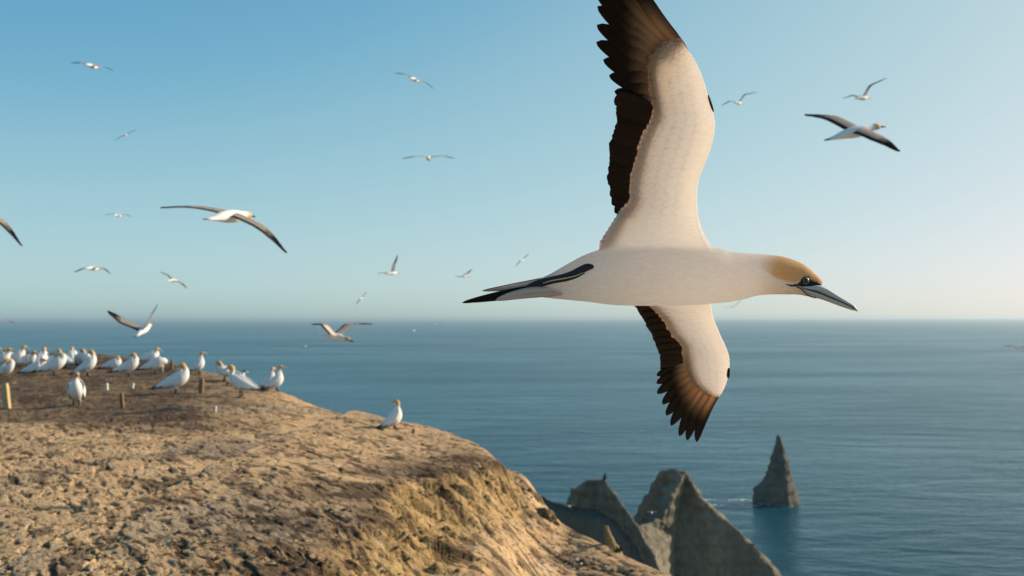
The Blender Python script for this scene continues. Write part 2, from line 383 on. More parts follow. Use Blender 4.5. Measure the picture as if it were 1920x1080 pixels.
    tag(back, 'dry tan clay ground of the headland around the viewpoint', 'ground', kind='structure')
    tag(o, 'dry tan clay headland with dark soil patches falling away to the right', 'ground', kind='structure')
ground()
def hit(px, py):
    """ground point under a pixel"""
    Y = np.linspace(3, 60, 6000); _, Rr, _ = crest_at(np.array([px])); Y = Y[Y < Rr[0] * .995]
    z = ground_z(np.full_like(Y, px), Y); ray = U(np.full_like(Y, px), np.full_like(Y, py), Y)[:, 2] - H
    k = np.nonzero(ray <= z)[0]; k = k[0] if len(k) else len(Y) - 1
    return np.array([(U(px, py, Y[k])[0]), Y[k], z[k] + H])

# ------------------------------------------------------------------ rocks
def subdivided(verts, tris, levels):
    V = [np.array(v, float) for v in verts]; T = [tuple(t) for t in tris]
    for _ in range(levels):
        cache, N = {}, []
        def mid(a, b):
            k = (min(a, b), max(a, b))
            if k not in cache: cache[k] = len(V); V.append((V[a] + V[b]) / 2)
            return cache[k]
        for a, b, c in T:
            ab, bc, ca = mid(a, b), mid(b, c), mid(c, a); N += [(a, ab, ca), (ab, b, bc), (ca, bc, c), (ab, bc, ca)]
        T = N
    return np.array(V), T
def normals(V, T):
    T = np.array(T); n = np.cross(V[T[:, 1]] - V[T[:, 0]], V[T[:, 2]] - V[T[:, 0]]); N = np.zeros_like(V)
    for k in range(3): np.add.at(N, T[:, k], n)
    return N / (np.linalg.norm(N, axis=1)[:, None] + 1e-9)
def zy(px, Y, z):      # point at a height over the sea
    return np.array([(px - 960) / F * Y, Y, z])

def peaks():
    v, ix = [], {}
    def P(k, px, py, Y): ix[k] = len(v); v.append(U(px, py, Y))
    def Z(k, px, Y, z): ix[k] = len(v); v.append(zy(px, Y, z))
    # left peak skyline and ridge
    P('a1', 1066, 945, 233); P('a2', 1076, 918, 232); P('a3', 1100, 902, 230); P('a4', 1132, 900, 226); P('a5', 1152, 927, 223); P('a6', 1174, 958, 219); P('a7', 1196, 989, 215)
    P('r1', 1207, 1012, 212); P('r2', 1226, 1046, 206); P('r3', 1243, 1086, 198); Z('r4', 1330, 168, -2)
    P('f1', 1118, 945, 230); P('f2', 1150, 985, 226); P('f3', 1150, 1080, 226); Z('f4', 1110, 222, -2); Z('f5', 1010, 240, -2)
    # saddle and right peak
    P('s1', 1214, 986, 218); P('s2', 1230, 975, 220); P('s3', 1241, 978, 221)
    P('k1', 1252, 948, 222); P('k2', 1262, 925, 223.5); P('k3', 1275, 903, 225)
    P('b1', 1240, 884, 230); P('b2', 1262, 879, 229); P('b3', 1283, 886, 227)
    P('l1', 1222, 910, 234); P('l2', 1206, 940, 238); P('l3', 1190, 972, 242); P('l4', 1180, 1010, 243)
    P('g1', 1284, 908, 228); P('g2', 1274, 945, 228.5); P('g3', 1263, 1000, 227); P('g4', 1262, 1085, 226); Z('g5', 1300, 225, -2)
    P('q1', 1293, 902, 226.5); P('q2', 1312, 931, 227); P('q3', 1342, 961, 227); P('q4', 1380, 990, 226.5); P('q5', 1410, 1024, 226); P('q6', 1436, 1055, 225.5); P('q7', 1460, 1087, 225); Z('q8', 1770, 221, -2)
    # far side
    Z('z1', 1020, 275, -2); Z('z2', 1150, 285, -2); Z('z3', 1290, 300, -2); Z('z4', 1480, 275, -2); Z('z5', 1640, 262, -2); Z('z6', 1745, 243, -2)
    t = '''a1 f1 a2,a2 f1 a3,a3 f1 a4,a4 f1 a5,f1 f2 a5,a5 f2 a6,a6 f2 a7,a7 f2 r1,f2 f3 r1,r1 f3 r2,r2 f3 r3,f3 f4 r3,r3 f4 r4,a1 f5 f1,f5 f4 f1,f1 f4 f2,f2 f4 f3,
    r1 s1 a7,r1 g3 s1,s1 g3 s2,s2 g3 s3,s3 g3 k1,k1 g3 g2,k1 g2 k2,k2 g2 g1,k2 g1 k3,k3 g1 b3,r1 r2 g3,r2 g4 g3,r2 r3 g4,r3 r4 g5,r3 g5 g4,
    l3 k1 l2,l3 s3 k1,l4 s2 l3,l3 s2 s3,l4 s1 s2,l4 a7 s1,l2 k1 k2,l2 k2 l1,l1 k2 k3,l1 k3 b1,b1 k3 b2,b2 k3 b3,
    b3 g1 q1,g1 q2 q1,g1 g2 q2,g2 q3 q2,g2 g3 q3,g3 q4 q3,g3 g4 q5,g3 q5 q4,g4 q6 q5,g4 g5 q7,g4 q7 q6,g5 q8 q7,
    a2 z1 a1,a1 z1 f5,a3 z1 a2,a3 z2 z1,a4 z2 a3,a5 z2 a4,a6 z2 a5,a7 z2 a6,l4 z2 a7,l3 z2 l4,l3 z3 z2,l2 z3 l3,l1 z3 l2,b1 z3 l1,b2 z3 b1,b3 z4 b2,b2 z4 z3,q1 z4 b3,q2 z4 q1,q3 z4 q2,q4 z5 q3,q3 z5 z4,q5 z5 q4,q6 z6 q5,q5 z6 z5,q7 z6 q6,q8 z6 q7'''
    tris = [tuple(ix[k] for k in a.split()) for a in t.replace('\n', '').replace('    ', '').split(',')]
    V, T = subdivided(v, tris, 5)
    N = normals(V, T)
    q = V * np.array([.16, .16, .09])
    led = np.sin(V[:, 2] * 2.1 + 2.5 * fbm(V * .12, 3, .5, 6)); V = V + N * (.6 * fbm(q, 5, .55, 3) + .42 * (1 - np.abs(fbm(V * np.array([.42, .42, .10]), 5, .6, 9)) * 2.4) + .16 * led)[:, None]
    V[:, 2] = np.maximum(V[:, 2], -2.5)
    o = new_mesh('cliff_rock', V, T, M_ROCK, smooth=True)
    tag(o, 'pale mudstone cliff rock with twin pointed peaks and a sunlit saddle', 'rock')
    # low shaded shoulder in front of the left peak
    v2, ix2 = [], {}
    def P2(k, px, py, Y): ix2[k] = len(v2); v2.append(U(px, py, Y))
    def Z2(k, px, Y, z): ix2[k] = len(v2); v2.append(zy(px, Y, z))
    P2('t0', 930, 905, 212); P2('t1', 1010, 931, 206); P2('t2', 1062, 944, 202); P2('t3', 1112, 952, 197); P2('t4', 1150, 970, 191); P2('t5', 1178, 994, 185); P2('t6', 1196, 1030, 178); P2('t7', 1215, 1090, 168)
    Z2('u0', 800, 214, 5); Z2('u1', 900, 200, -2); Z2('u2', 1010, 188, -2); Z2('u3', 1120, 172, -2); Z2('u4', 1230, 152, -2); Z2('u5', 1300, 146, -2)
    Z2('w0', 880, 232, -2); Z2('w1', 1050, 228, -2); Z2('w2', 1180, 222, -2); Z2('w3', 1290, 200, -2)
    t2 = 'u0 u1 t0,u1 t1 t0,u1 u2 t1,u2 t2 t1,u2 u3 t2,u3 t3 t2,u3 t4 t3,u3 u4 t4,u4 t5 t4,u4 t6 t5,u4 t7 t6,u4 u5 t7,t0 w0 u0,t0 t1 w0,t1 w1 w0,t1 t2 w1,t2 t3 w1,t3 t4 w1,t4 w2 w1,t4 t5 w2,t5 t6 w2,t6 w3 w2,t6 t7 w3,t7 u5 w3'
    V, T = subdivided(v2, [tuple(ix2[k] for k in a.split()) for a in t2.split(',')], 4)
    V = V + normals(V, T) * (1.3 * fbm(V * np.array([.15, .15, .1]), 4, .55, 13))[:, None]; V[:, 2] = np.maximum(V[:, 2], -2.5)
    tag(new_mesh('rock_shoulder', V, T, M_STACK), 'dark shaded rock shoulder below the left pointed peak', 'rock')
peaks()

def sea_stack():
    prof = [(816, 1457, 1461), (824, 1455, 1466), (840, 1451, 1471), (860, 1445, 1477), (880, 1439, 1482), (898, 1431, 1487), (908, 1421, 1490), (918, 1411, 1493), (928, 1409, 1495), (938, 1412, 1496), (944, 1411, 1497)]
    A = resample(prof, 80); Y0 = 540.; m = Y0 / F; sg = 72; V = []
    # cross-section: a blunt wedge whose edge points right and towards us
    base = np.array([(-1, .15), (-.5, -.4), (.1, -.8), (.42, -1.0), (1, -.2), (.85, .6), (.2, .95), (-.6, .75)]); base = np.vstack([base, base[:1]])
    ang = np.linspace(0, 8, sg, endpoint=False); bx = np.interp(ang, range(9), base[:, 0]); by = np.interp(ang, range(9), base[:, 1])
    for py, a, b in A:
        c, hw = (a + b) / 2, (b - a) / 2
        top = U(c, py, Y0)
        ring = np.stack([top[0] + bx * hw * m, Y0 + by * hw * m * .8, np.full(sg, top[2])], -1)
        V.append(ring)
    V = np.array(V); V[-1, :, 2] = -2
    q = V * .22; rad = V - V.mean(1, keepdims=True); rad[..., 2] = 0; rad /= np.linalg.norm(rad, axis=2)[..., None] + 1e-6
    hw = (A[:, 2] - A[:, 1])[:, None] / 2 * m
    d = (1.3 * fbm(q, 5, .62, 8) + .35 * np.sin(V[..., 2] * 1.1 + 3 * fbm(V * .1, 3, .5, 2)) + 1.1 * (1 - 2 * np.abs(fbm(V * np.array([.5, .5, .18]), 3, .55, 4)))) * np.minimum(1, hw / 6)
    V = V + rad * (d - 1.1 * np.minimum(1, hw / 8))[..., None]
    f = grid_faces(len(A), sg, True); f.append(tuple(range(sg)))
    f = [q[::-1] for q in f]
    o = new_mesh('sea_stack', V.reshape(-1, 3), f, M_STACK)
    tag(o, 'tall pointed sea stack standing alone in the water', 'rock')
    g = Geo(); mf = mat('foam', (.55, .60, .60), .8, .2)[0]; ring = V[-2]
    for k in range(150):
        p = ring[random.randrange(sg)] + np.array([random.gauss(0, 1.6), random.gauss(-.3, 1.2), 0]) if k < 105 else np.array([ring[:, 0].min() - random.uniform(0, 26), Y0 + random.choice((-6, 9)) + random.gauss(0, 1.3), 0])
        a = np.sort(RNG.uniform(0, 6.28, 9)); r = RNG.uniform(.3, 1, 9) * random.uniform(.3, 1.1); st = 1.0 if k < 105 else 3.0
        g.add(np.stack([p[0] + np.cos(a) * r * st, p[1] + np.sin(a) * r, np.full(9, .06 + .0007 * k)], -1), [tuple(range(9))])
    tag(g.build('sea_foam', mf, smooth=False), 'thin white wash round the foot of the sea stack', 'foam', kind='stuff')
    bpy.context.view_layer.update()
sea_stack()

def clay_pinnacle():
    Y0 = 11.2; prof = [(986, 1134, 1139), (1000, 1134, 1147), (1020, 1133, 1157), (1040, 1132, 1167), (1085, 1130, 1188)]
    A = resample(prof, 22); m = Y0 / F; sg = 20; V = []
    th = np.linspace(0, 2 * np.pi, sg, endpoint=False)
    for py, a, b in A:
        c, hw = (a + b) / 2, (b - a) / 2; p = U(c, py, Y0)
        V.append(np.stack([p[0] + np.cos(th) * hw * m, Y0 + np.sin(th) * hw * m * .8, np.full(sg, p[2])], -1))
    V = np.array(V); V += (fbm(V * 14, 4, .6, 5) * .022)[..., None] * np.array([1, 1, .3])
    f = [q[::-1] for q in grid_faces(len(A), sg, True)]; f.append(tuple(range(sg))[::-1])
    tag(new_mesh('clay_pinnacle', V.reshape(-1, 3), f, M_CLAY), 'small ochre clay pinnacle at the rim before the dark rock face', 'rock')
    g = Geo(); b = U(1156, 1040, 10.9)
    for k in range(34):
        a = random.uniform(0, 6.28); e = random.uniform(.5, 1.4); L = random.uniform(.05, .13)
        d = np.array([math.cos(a) * math.cos(e), math.sin(a) * math.cos(e), math.sin(e)]); s = np.cross(d, (0, 0, 1.)); s /= np.linalg.norm(s) + 1e-6
        o = b + np.array([random.uniform(-.03, .03), random.uniform(-.03, .03), 0]); w = .009
        g.add([o - s * w * .4, o + s * w * .4, o + d * L * .6 + s * w, o + d * L, o + d * L * .6 - s * w], [(0, 1, 2, 3, 4)])
    tag(g.build('plant_tuft', M_LEAF, smooth=False), 'small green plant tuft at the foot of the ochre clay pinnacle', 'plant')
clay_pinnacle()

def crag(px, py, Y, size, sq, seed, label):
    bm = bmesh.new(); bmesh.ops.create_icosphere(bm, subdivisions=5, radius=1); V = np.array([v.co[:] for v in bm.verts]); T = [tuple(v.index for v in f.verts) for f in bm.faces]; bm.free()
    q = V * 1.25 + seed * 3.7; d = 1 + .38 * fbm(q, 3, .55, seed) - .30 * np.clip(1 - np.abs(fbm(V * np.array([2.6, 2.6, 1.2]) + seed, 3, .55, seed + 5)) * 4, 0, 1) + .07 * fbm(V * 7, 3, .6, seed + 9)
    V = V * d[:, None] * np.array(sq) * size
    a = .55; V = V @ np.array([[1, 0, 0], [0, 1, 0], [.0, 0, 1]]); c, sn = math.cos(a), math.sin(a); V = V @ np.array([[c, 0, sn], [0, 1, 0], [-sn, 0, c]])
    p = U(px, py, Y); o = new_mesh('clay_crag', V, T, M_CRAG); o.location = tuple(p); tag(o, label, 'rock', 'crags on the rim')
crag(962, 926, 13.0, .21, (1.0, .9, 1.0), 3, 'upper clay crag on the rim below the sea view')
crag(994, 954, 12.6, .20, (.9, .9, 1.3), 5, 'middle clay crag, deeply cracked, on the rim')
crag(1026, 990, 12.1, .19, (.9, .9, 1.25), 8, 'lowest clay crag of the rim next to the dark rock shoulder')

# ------------------------------------------------------------------ pebbles and shell scraps
def scatter(name, pts, mat_, lo, hi, label, cat):
    g = Geo()
    ico = np.array([(0, 0, 1), (.9, 0, .3), (.28, .85, .3), (-.72, .53, .3), (-.72, -.53, .3), (.28, -.85, .3), (0, 0, -.6)])
    fc = [(0, 1, 2), (0, 2, 3), (0, 3, 4), (0, 4, 5), (0, 5, 1), (6, 2, 1), (6, 3, 2), (6, 4, 3), (6, 5, 4), (6, 1, 5)]
    for p in pts:
        s = random.uniform(lo, hi); a = random.uniform(0, 6.28)
        v = ico * np.array([1, random.uniform(.5, 1), random.uniform(.3, .7)]) * s + RNG.normal(0, .12 * s, ico.shape)
        c, sn = math.cos(a), math.sin(a); v = v @ np.array([[c, sn, 0], [-sn, c, 0], [0, 0, 1]])
        g.add(v + p + np.array([0, 0, s * .2]), fc)
    tag(g.build(name, mat_, smooth=False), label, cat, kind="stuff")
def ground_points(n, x0, x1, y0, y1, sig=None):
    out = []
    for _ in range(n):
        if sig: px, py = random.gauss(x0, sig[0]), random.gauss(y0, sig[1])
        else: px, py = random.uniform(x0, x1), random.uniform(y0, y1)
        cpy = crest_at(np.array([px]))[0][0]
        if py > cpy + 12: out.append(hit(px, py))
    return out
scatter('shell_scraps', ground_points(46, 1022, 0, 1058, 0, (17, 13)) + ground_points(26, 985, 0, 1000, 0, (40, 28)) + ground_points(16, 1090, 0, 1062, 0, (30, 14)), M_PALE, .008, .026, 'white shell scraps strewn over the low clay slope', 'shells')
scatter('guano_flecks', ground_points(60, 0, 900, 700, 1080), M_PALE, .006, .016, 'pale flecks scattered over the dry clay ground', 'flecks')
scatter('clay_clods', ground_points(900, 0, 1200, 690, 1080), M_GROUND if False else M_CLAY, .008, .035, 'small clay clods littering the headland', 'clods')

# ------------------------------------------------------------------ stakes
def stake(px, py, w, h, mat_, label, lean=0., name='wooden_stake', group='stakes and pegs in the colony', cut=True):
    p = hit(px, py); m = p[1] / F; W, Hh = w * m / 2, h * m
    A = []
    for t in (-.25, .0, .4, .8, 1.0):
        k = 1.0 if t < .9 else .8
        A.append([(p[0] + W * k * a + lean * Hh * t + .08 * W * math.sin(9 * t), p[1] + W * k * b, p[2] + Hh * t + (.25 * W * a if t == 1 and cut else 0)) for a, b in ((-1, -1), (0, -1.15), (1, -1), (1.1, 0), (1, 1), (0, 1.1), (-1, 1), (-1.1, 0))])
    f = grid_faces(5, 8, True) + [tuple(range(32, 40))]
    o = new_mesh(name, np.array(A).reshape(-1, 3) - p, f, mat_, smooth=False); o.location = tuple(p)
    tag(o, label, 'stake' if 'stake' in name else 'peg', group)
stake(14, 766, 10, 46, M_PALEWOOD, 'pale yellow stake at the left edge of the colony', -.12)
stake(377, 738, 8, 28, M_WOOD, 'short dark post behind the gannet with the sloping back', .02)
stake(230, 764, 6, 27, M_WOOD, 'thin brown stake standing in front of the colony', -.12)
stake(322, 693, 4, 18, M_WOOD, 'thin reddish stake near the rim beside the colony', 0)
stake(775, 813, 5, 9, M_WOOD, 'stubby stake at the rim right of the lone gannet', 0)
stake(200, 731, 5, 12, M_PALE, 'white peg in the dark soil, left of the other small peg', -.05, 'white_peg')
stake(248, 728, 5, 9, M_PALE, 'white peg in the dark soil below the gannet with the arched neck', .05, 'white_peg')
stake(403, 772, 5, 10, M_PALE, 'pale peg on the open clay below the gannets', .02, 'white_peg')

# ------------------------------------------------------------------ gannets standing on the ground
WHITE = np.array([.80, .79, .77]); GOLD = np.array([.62, .33, .085]); DARK = np.array([.020, .016, .014])
POSES = {   # x forward, y left, z up, radius
 'alert': [(-.44, 0, .17, .012), (-.34, 0, .20, .034), (-.22, 0, .245, .07), (-.1, 0, .29, .098), (.02, 0, .345, .112), (.11, 0, .405, .10), (.155, 0, .465, .074), (.172, 0, .52, .05), (.176, 0, .568, .042), (.188, 0, .606, .045), (.226, 0, .622, .042), (.262, 0, .612, .026), (.285, 0, .604, .015)],
 'upright': [(-.36, 0, .10, .012), (-.28, 0, .15, .034), (-.18, 0, .215, .07), (-.08, 0, .28, .098), (.02, 0, .355, .112), (.085, 0, .43, .098), (.115, 0, .50, .072), (.122, 0, .56, .05), (.126, 0, .61, .043), (.14, 0, .648, .045), (.178, 0, .662, .042), (.214, 0, .650, .026), (.237, 0, .64, .015)],
 'preen': [(-.44, 0, .17, .012), (-.34, 0, .20, .034), (-.22, 0, .245, .07), (-.1, 0, .29, .098), (.02, 0, .345, .112), (.115, 0, .40, .10), (.175, .01, .455, .074), (.195, .02, .515, .054), (.165, .035, .56, .046), (.105, .05, .56, .046), (.06, .06, .52, .043), (.04, .065, .48, .028), (.033, .066, .46, .016)],
 'bow': [(-.44, 0, .17, .012), (-.34, 0, .20, .034), (-.22, 0, .245, .07), (-.1, 0, .29, .098), (.02, 0, .34, .112), (.12, 0, .385, .10), (.20, 0, .41, .076), (.255, 0, .395, .055), (.28, 0, .345, .046), (.275, 0, .295, .046), (.255, 0, .25, .042), (.24, 0, .215, .026), (.235, 0, .195, .015)],
 'lookup': [(-.40, 0, .12, .012), (-.30, 0, .16, .034), (-.19, 0, .22, .07), (-.08, 0, .28, .098), (.02, 0, .35, .112), (.09, 0, .42, .098), (.125, 0, .49, .070), (.135, 0, .55, .048), (.138, 0, .605, .041), (.15, 0, .645, .043), (.185, 0, .667, .040), (.216, 0, .678, .025), (.237, 0, .684, .015)],
 'tall': [(-.36, 0, .11, .012), (-.26, 0, .14, .034), (-.17, 0, .19, .07), (-.085, 0, .25, .105), (-.005, 0, .32, .12), (.05, 0, .405, .10), (.068, 0, .485, .058), (.064, 0, .55, .038), (.06, 0, .61, .033), (.07, 0, .655, .036), (.105, 0, .672, .034), (.14, 0, .670, .023), (.16, 0, .668, .014)],
 'rest': [(-.44, 0, .17, .012), (-.34, 0, .20, .034), (-.22, 0, .24, .07), (-.1, 0, .28, .102), (.02, 0, .31, .118), (.11, 0, .345, .108), (.16, 0, .39, .08), (.17, 0, .435, .056), (.165, 0, .475, .046), (.175, 0, .51, .046), (.212, 0, .522, .042), (.248, 0, .512, .026), (.27, 0, .504, .015)],
}
COLONY = 'gannets standing in the colony'
def standing(px, py, yaw, pose, label, sit=0., turn=0., scale=1., group=COLONY, beak_drop=0., dark_head=False, Y=None, lift=False):
    base = hit(px, py) if Y is None else U(px, py, Y)
    root = empty('gannet', base, label, 'gannet', group)
    root.rotation_euler = (0, 0, R(yaw)); root.scale = (scale * 1.13,) * 3; bpy.context.view_layer.update()
    sit = .38 + .62 * sit; A = np.array(POSES[pose], float); A[:, 3] *= np.interp(np.arange(len(A)), [0, 2, 6, 9, 12], [1, 1.12, 1.25, 1.25, 1.1]); A[:, 2] -= sit * .19
    if turn:                                            # head and neck turned about the upright
        piv = A[6, :3].copy(); w = sstep(6, 9, np.arange(len(A))); 
        for i in range(7, len(A)):
            a = R(turn) * w[i]; d = A[i, :3] - piv; A[i, 0] = piv[0] + d[0] * math.cos(a) - d[1] * math.sin(a); A[i, 1] = piv[1] + d[0] * math.sin(a) + d[1] * math.cos(a)
    S = resample(A, 46); u = np.linspace(0, len(A) - 1, 46)
    g = Geo(); v, f = loft(S[:, :3], S[:, 3], S[:, 3] * np.interp(u, [0, 3, 5, 12], [1.5, 1.0, .98, .88]), 14)
    hd = np.repeat(sstep(6.6, 8.6, u), 14); lim = v[:, 2] * 0
    col = WHITE + (GOLD - WHITE) * (hd * .92)[:, None]
    if dark_head: col = WHITE * .9 + (DARK - WHITE * .9) * np.repeat(sstep(8.2, 9, u), 14)[:, None]
    fr = np.repeat(sstep(11.0, 11.8, u), 14); col = col + (np.array([.03, .03, .035]) - col) * fr[:, None]
    tl = np.repeat(1 - sstep(.2, .9, u), 14); col = col + (DARK - col) * (tl * .8)[:, None]
    g.add(v, f, col)
    if sit < .8:
        zt = .26 - sit * .19
        for s in (-1, 1):
            P = np.array([(-.02, s * .05, zt), (.0, s * .05, zt * .55), (-.005, s * .052, .02), (.0, s * .052, .008)])
            v, f = loft(resample(P, 7), np.interp(np.linspace(0, 1, 7), [0, .3, 1], [.035, .014, .012]), seg=8, side=(0, 1, 0))
            cc = np.where((v[:, 2] > zt * .72)[:, None], WHITE, np.array([.03, .03, .03])); g.add(v, f, cc)
            v = np.array([(-.03, s * .052, .012), (.0, s * .052 - .008, .012), (.085, s * .052 - .045, .003), (.10, s * .052, .004), (.085, s * .052 + .045, .003), (.0, s * .052 + .008, .012), (.0, s * .052, .022), (.03, s * .052, -.004)])
            g.add(v, [(0, 1, 6), (1, 2, 6), (2, 3, 6), (3, 4, 6), (4, 5, 6), (5, 0, 6), (7, 1, 0), (7, 2, 1), (7, 3, 2), (7, 4, 3), (7, 5, 4), (7, 0, 5)], (.03, .03, .03))
    g.build('body', M_PLUME).parent = root
    # bill
    d = A[-1, :3] - A[-3, :3]; d /= np.linalg.norm(d); d = d + np.array([0, 0, -.12]); q = A[-2, :3]
    P = np.array([q - d * .01, q + d * .045, q + d * .09, q + d * .118 + np.array([0, 0, -.004])])
    v, f = loft(resample(P, 8), np.interp(np.linspace(0, 1, 8), [0, .5, 1], [.027, .016, .003]), np.interp(np.linspace(0, 1, 8), [0, .5, 1], [.016, .009, .002]), 8)
    Geo().add(v, f).build('beak', M_BILL).parent = root
    for s in (-1, 1):
        hp, hd_ = A[10, :3], d / np.linalg.norm(d); sd = np.cross((0, 0, 1.), hd_); sd /= np.linalg.norm(sd)
        e = hp + sd * s * .036 + hd_ * .008 + np.array([0, 0, .002]); v, f = loft([e - sd * s * .006, e, e + sd * s * .004], [.002, .0075, .002], seg=8, side=(0, 0, 1)); Geo().add(v, f).build('eye', M_BLACK).parent = root
        # folded wing hugging the flank
        n, m = 12, 7; C = np.empty((n, m, 3)); cw = np.empty((n, m, 3))
        for i in range(n):
            k = i / (n - 1); ub = np.interp(k, [0, 1], [5.2, .25]); c = np.array([np.interp(ub, range(len(A)), A[:, j]) for j in range(4)])
            c[0] -= .10 * k * k; c[2] -= .01 * k
            for j in range(m):
                th = np.interp(j, [0, m - 1], [1.15, -.55]) if k < .8 else np.interp(j, [0, m - 1], [1.0, -.35])
                r = c[3] * 1.05 + .010 + .012 * (1 - k)
                taper = 1.0 if k < .45 else 1 - .75 * ((k - .45) / .55) ** 1.3
                r2 = max(r, .035 * (1 - k) + .02)
                C[i, j] = (c[0] + .06 * (1 - k) * 0, c[1] + s * r2 * math.cos(th) * (1 if k < .5 else np.interp(k, [.5, 1], [1, .75])), c[2] + r2 * math.sin(th) * taper * 1.05 + .01 * k)
                edge = 1 if (j >= m - 1 and k > .3) or k > .80 or (j >= m - 2 and k > .6) else 0
                cw[i, j] = WHITE * .98 if not edge else DARK
        if s < 0: C = C[:, ::-1]; cw = cw[:, ::-1]
        hh = np.full((n, m), .006); v, f = shell(C, hh, hh)
        Geo().add(v, f, np.concatenate([cw.reshape(-1, 3)] * 2)).build('folded_wing', M_PLUME).parent = root
    if lift:   # a raised black-tipped wing
        C = np.empty((10, 5, 3)); 
        for i in range(10):
            k = i / 9
            for j in range(5): C[i, j] = (.08 - .16 * (1 - .8 * k) * j / 4 - .1 * k * k, -.06 - .16 * k, .36 + .34 * k)
        cw = np.where((np.arange(10) > 6)[:, None, None], DARK, WHITE) * np.ones((10, 5, 1))
        hh = np.full((10, 5), .006); v, f = shell(C, hh, hh); Geo().add(v, f, np.concatenate([cw.reshape(-1, 3)] * 2)).build('raised_wing', M_PLUME).parent = root
    return root
S = standing
S(2, 690, 5, 'alert', 'gannet at the left edge lifting a black tipped wing behind a seated one', scale=1.0, lift=True, sit=.3)
S(9, 707, -20, 'preen', 'plump white gannet cut by the left edge, head hidden behind its back', sit=.75, turn=70, scale=.95)
S(16, 680, 160, 'rest', 'gannet of the back row at far left showing only its golden head', sit=.6, scale=.9)
S(30, 684, 15, 'alert', 'seated gannet side on in the back row with a dark golden head behind it', sit=.45)
S(24, 683, 200, 'rest', 'gannet half hidden behind the seated side on gannet at far left', sit=.45, scale=1.0)
S(52, 687, -10, 'rest', 'gannet with its head bowed among the crowd at the left', sit=.5, scale=1.0)
S(67, 701, 5, 'rest', 'gannet lying low in front of the crowd with its breast in sun', sit=.75, scale=.95)
S(79, 690, 100, 'alert', 'gannet with raised golden head at the back of the crowd', sit=.25, scale=1.0)
S(92, 690, 30, 'rest', 'gannet with a pale head leaning right in the middle of the crowd', sit=.45, scale=.9)
S(101, 704, 12, 'preen', 'large grey backed gannet preening its breast in the front of the crowd', sit=.25, turn=-10, scale=1.05)
S(122, 690, 170, 'alert', 'white necked gannet standing right behind the preening one', sit=.3, scale=.95)
S(136, 684, 120, 'alert', 'gannet showing a small orange head between two larger ones', sit=.2, scale=.9)
S(150, 688, -60, 'bow', 'gannet bending forward beside a preening mate in the crowd', sit=.2, scale=.95)
S(163, 688, 150, 'preen', 'gannet tucking its bill at the right of the bending one', sit=.2, scale=.95)
S(164, 706, 10, 'upright', 'tall upright gannet with grey folded wings in front of the crowd', turn=150, scale=.97)
S(212, 692, 5, 'rest', 'low seated gannet with grey back to the right of the tall one', sit=.7, turn=150, scale=.85)
S(241, 706, 8, 'alert', 'gannet with arched white neck looking down to its left', sit=.05, turn=165, scale=.95)
S(281, 683, 20, 'rest', 'gannet at the rim with its pale head above a preening neighbour', sit=.2, scale=.95)
S(290, 701, 10, 'bow', 'gannet bowing its golden head under its own white neck', turn=120, sit=.1, scale=.95)
S(143, 762, -75, 'upright', 'lone white gannet standing nearest the camera, facing it', turn=30, scale=.88)
S(330, 740, 8, 'alert', 'gannet with sloping grey back and its tail low on the clay', turn=150, scale=.97)
S(373, 700, 8, 'tall', 'slender gannet with long straight neck standing on the rim', turn=10, scale=.82)
S(421, 714, 185, 'preen', 'preening gannet whose golden head hangs behind another neck', turn=-20, scale=.82)
S(452, 744, 172, 'alert', 'gannet turned left with black wing tips and a raised tail', turn=-5, scale=.98)
S(447, 724, 40, 'alert', 'dark capped bird half hidden behind the gannet turned left', sit=.35, scale=.62, dark_head=True)
S(506, 717, 10, 'tall', 'rear bird of the pair of gannets on the rim', turn=60, scale=.75)
S(519, 731, 6, 'tall', 'front bird of the pair on the rim, bill pointing right', scale=.86)
S(740, 804, 20, 'tall', 'lone gannet on the far slope with its bill raised over the sea', turn=150, scale=.64, sit=.1)

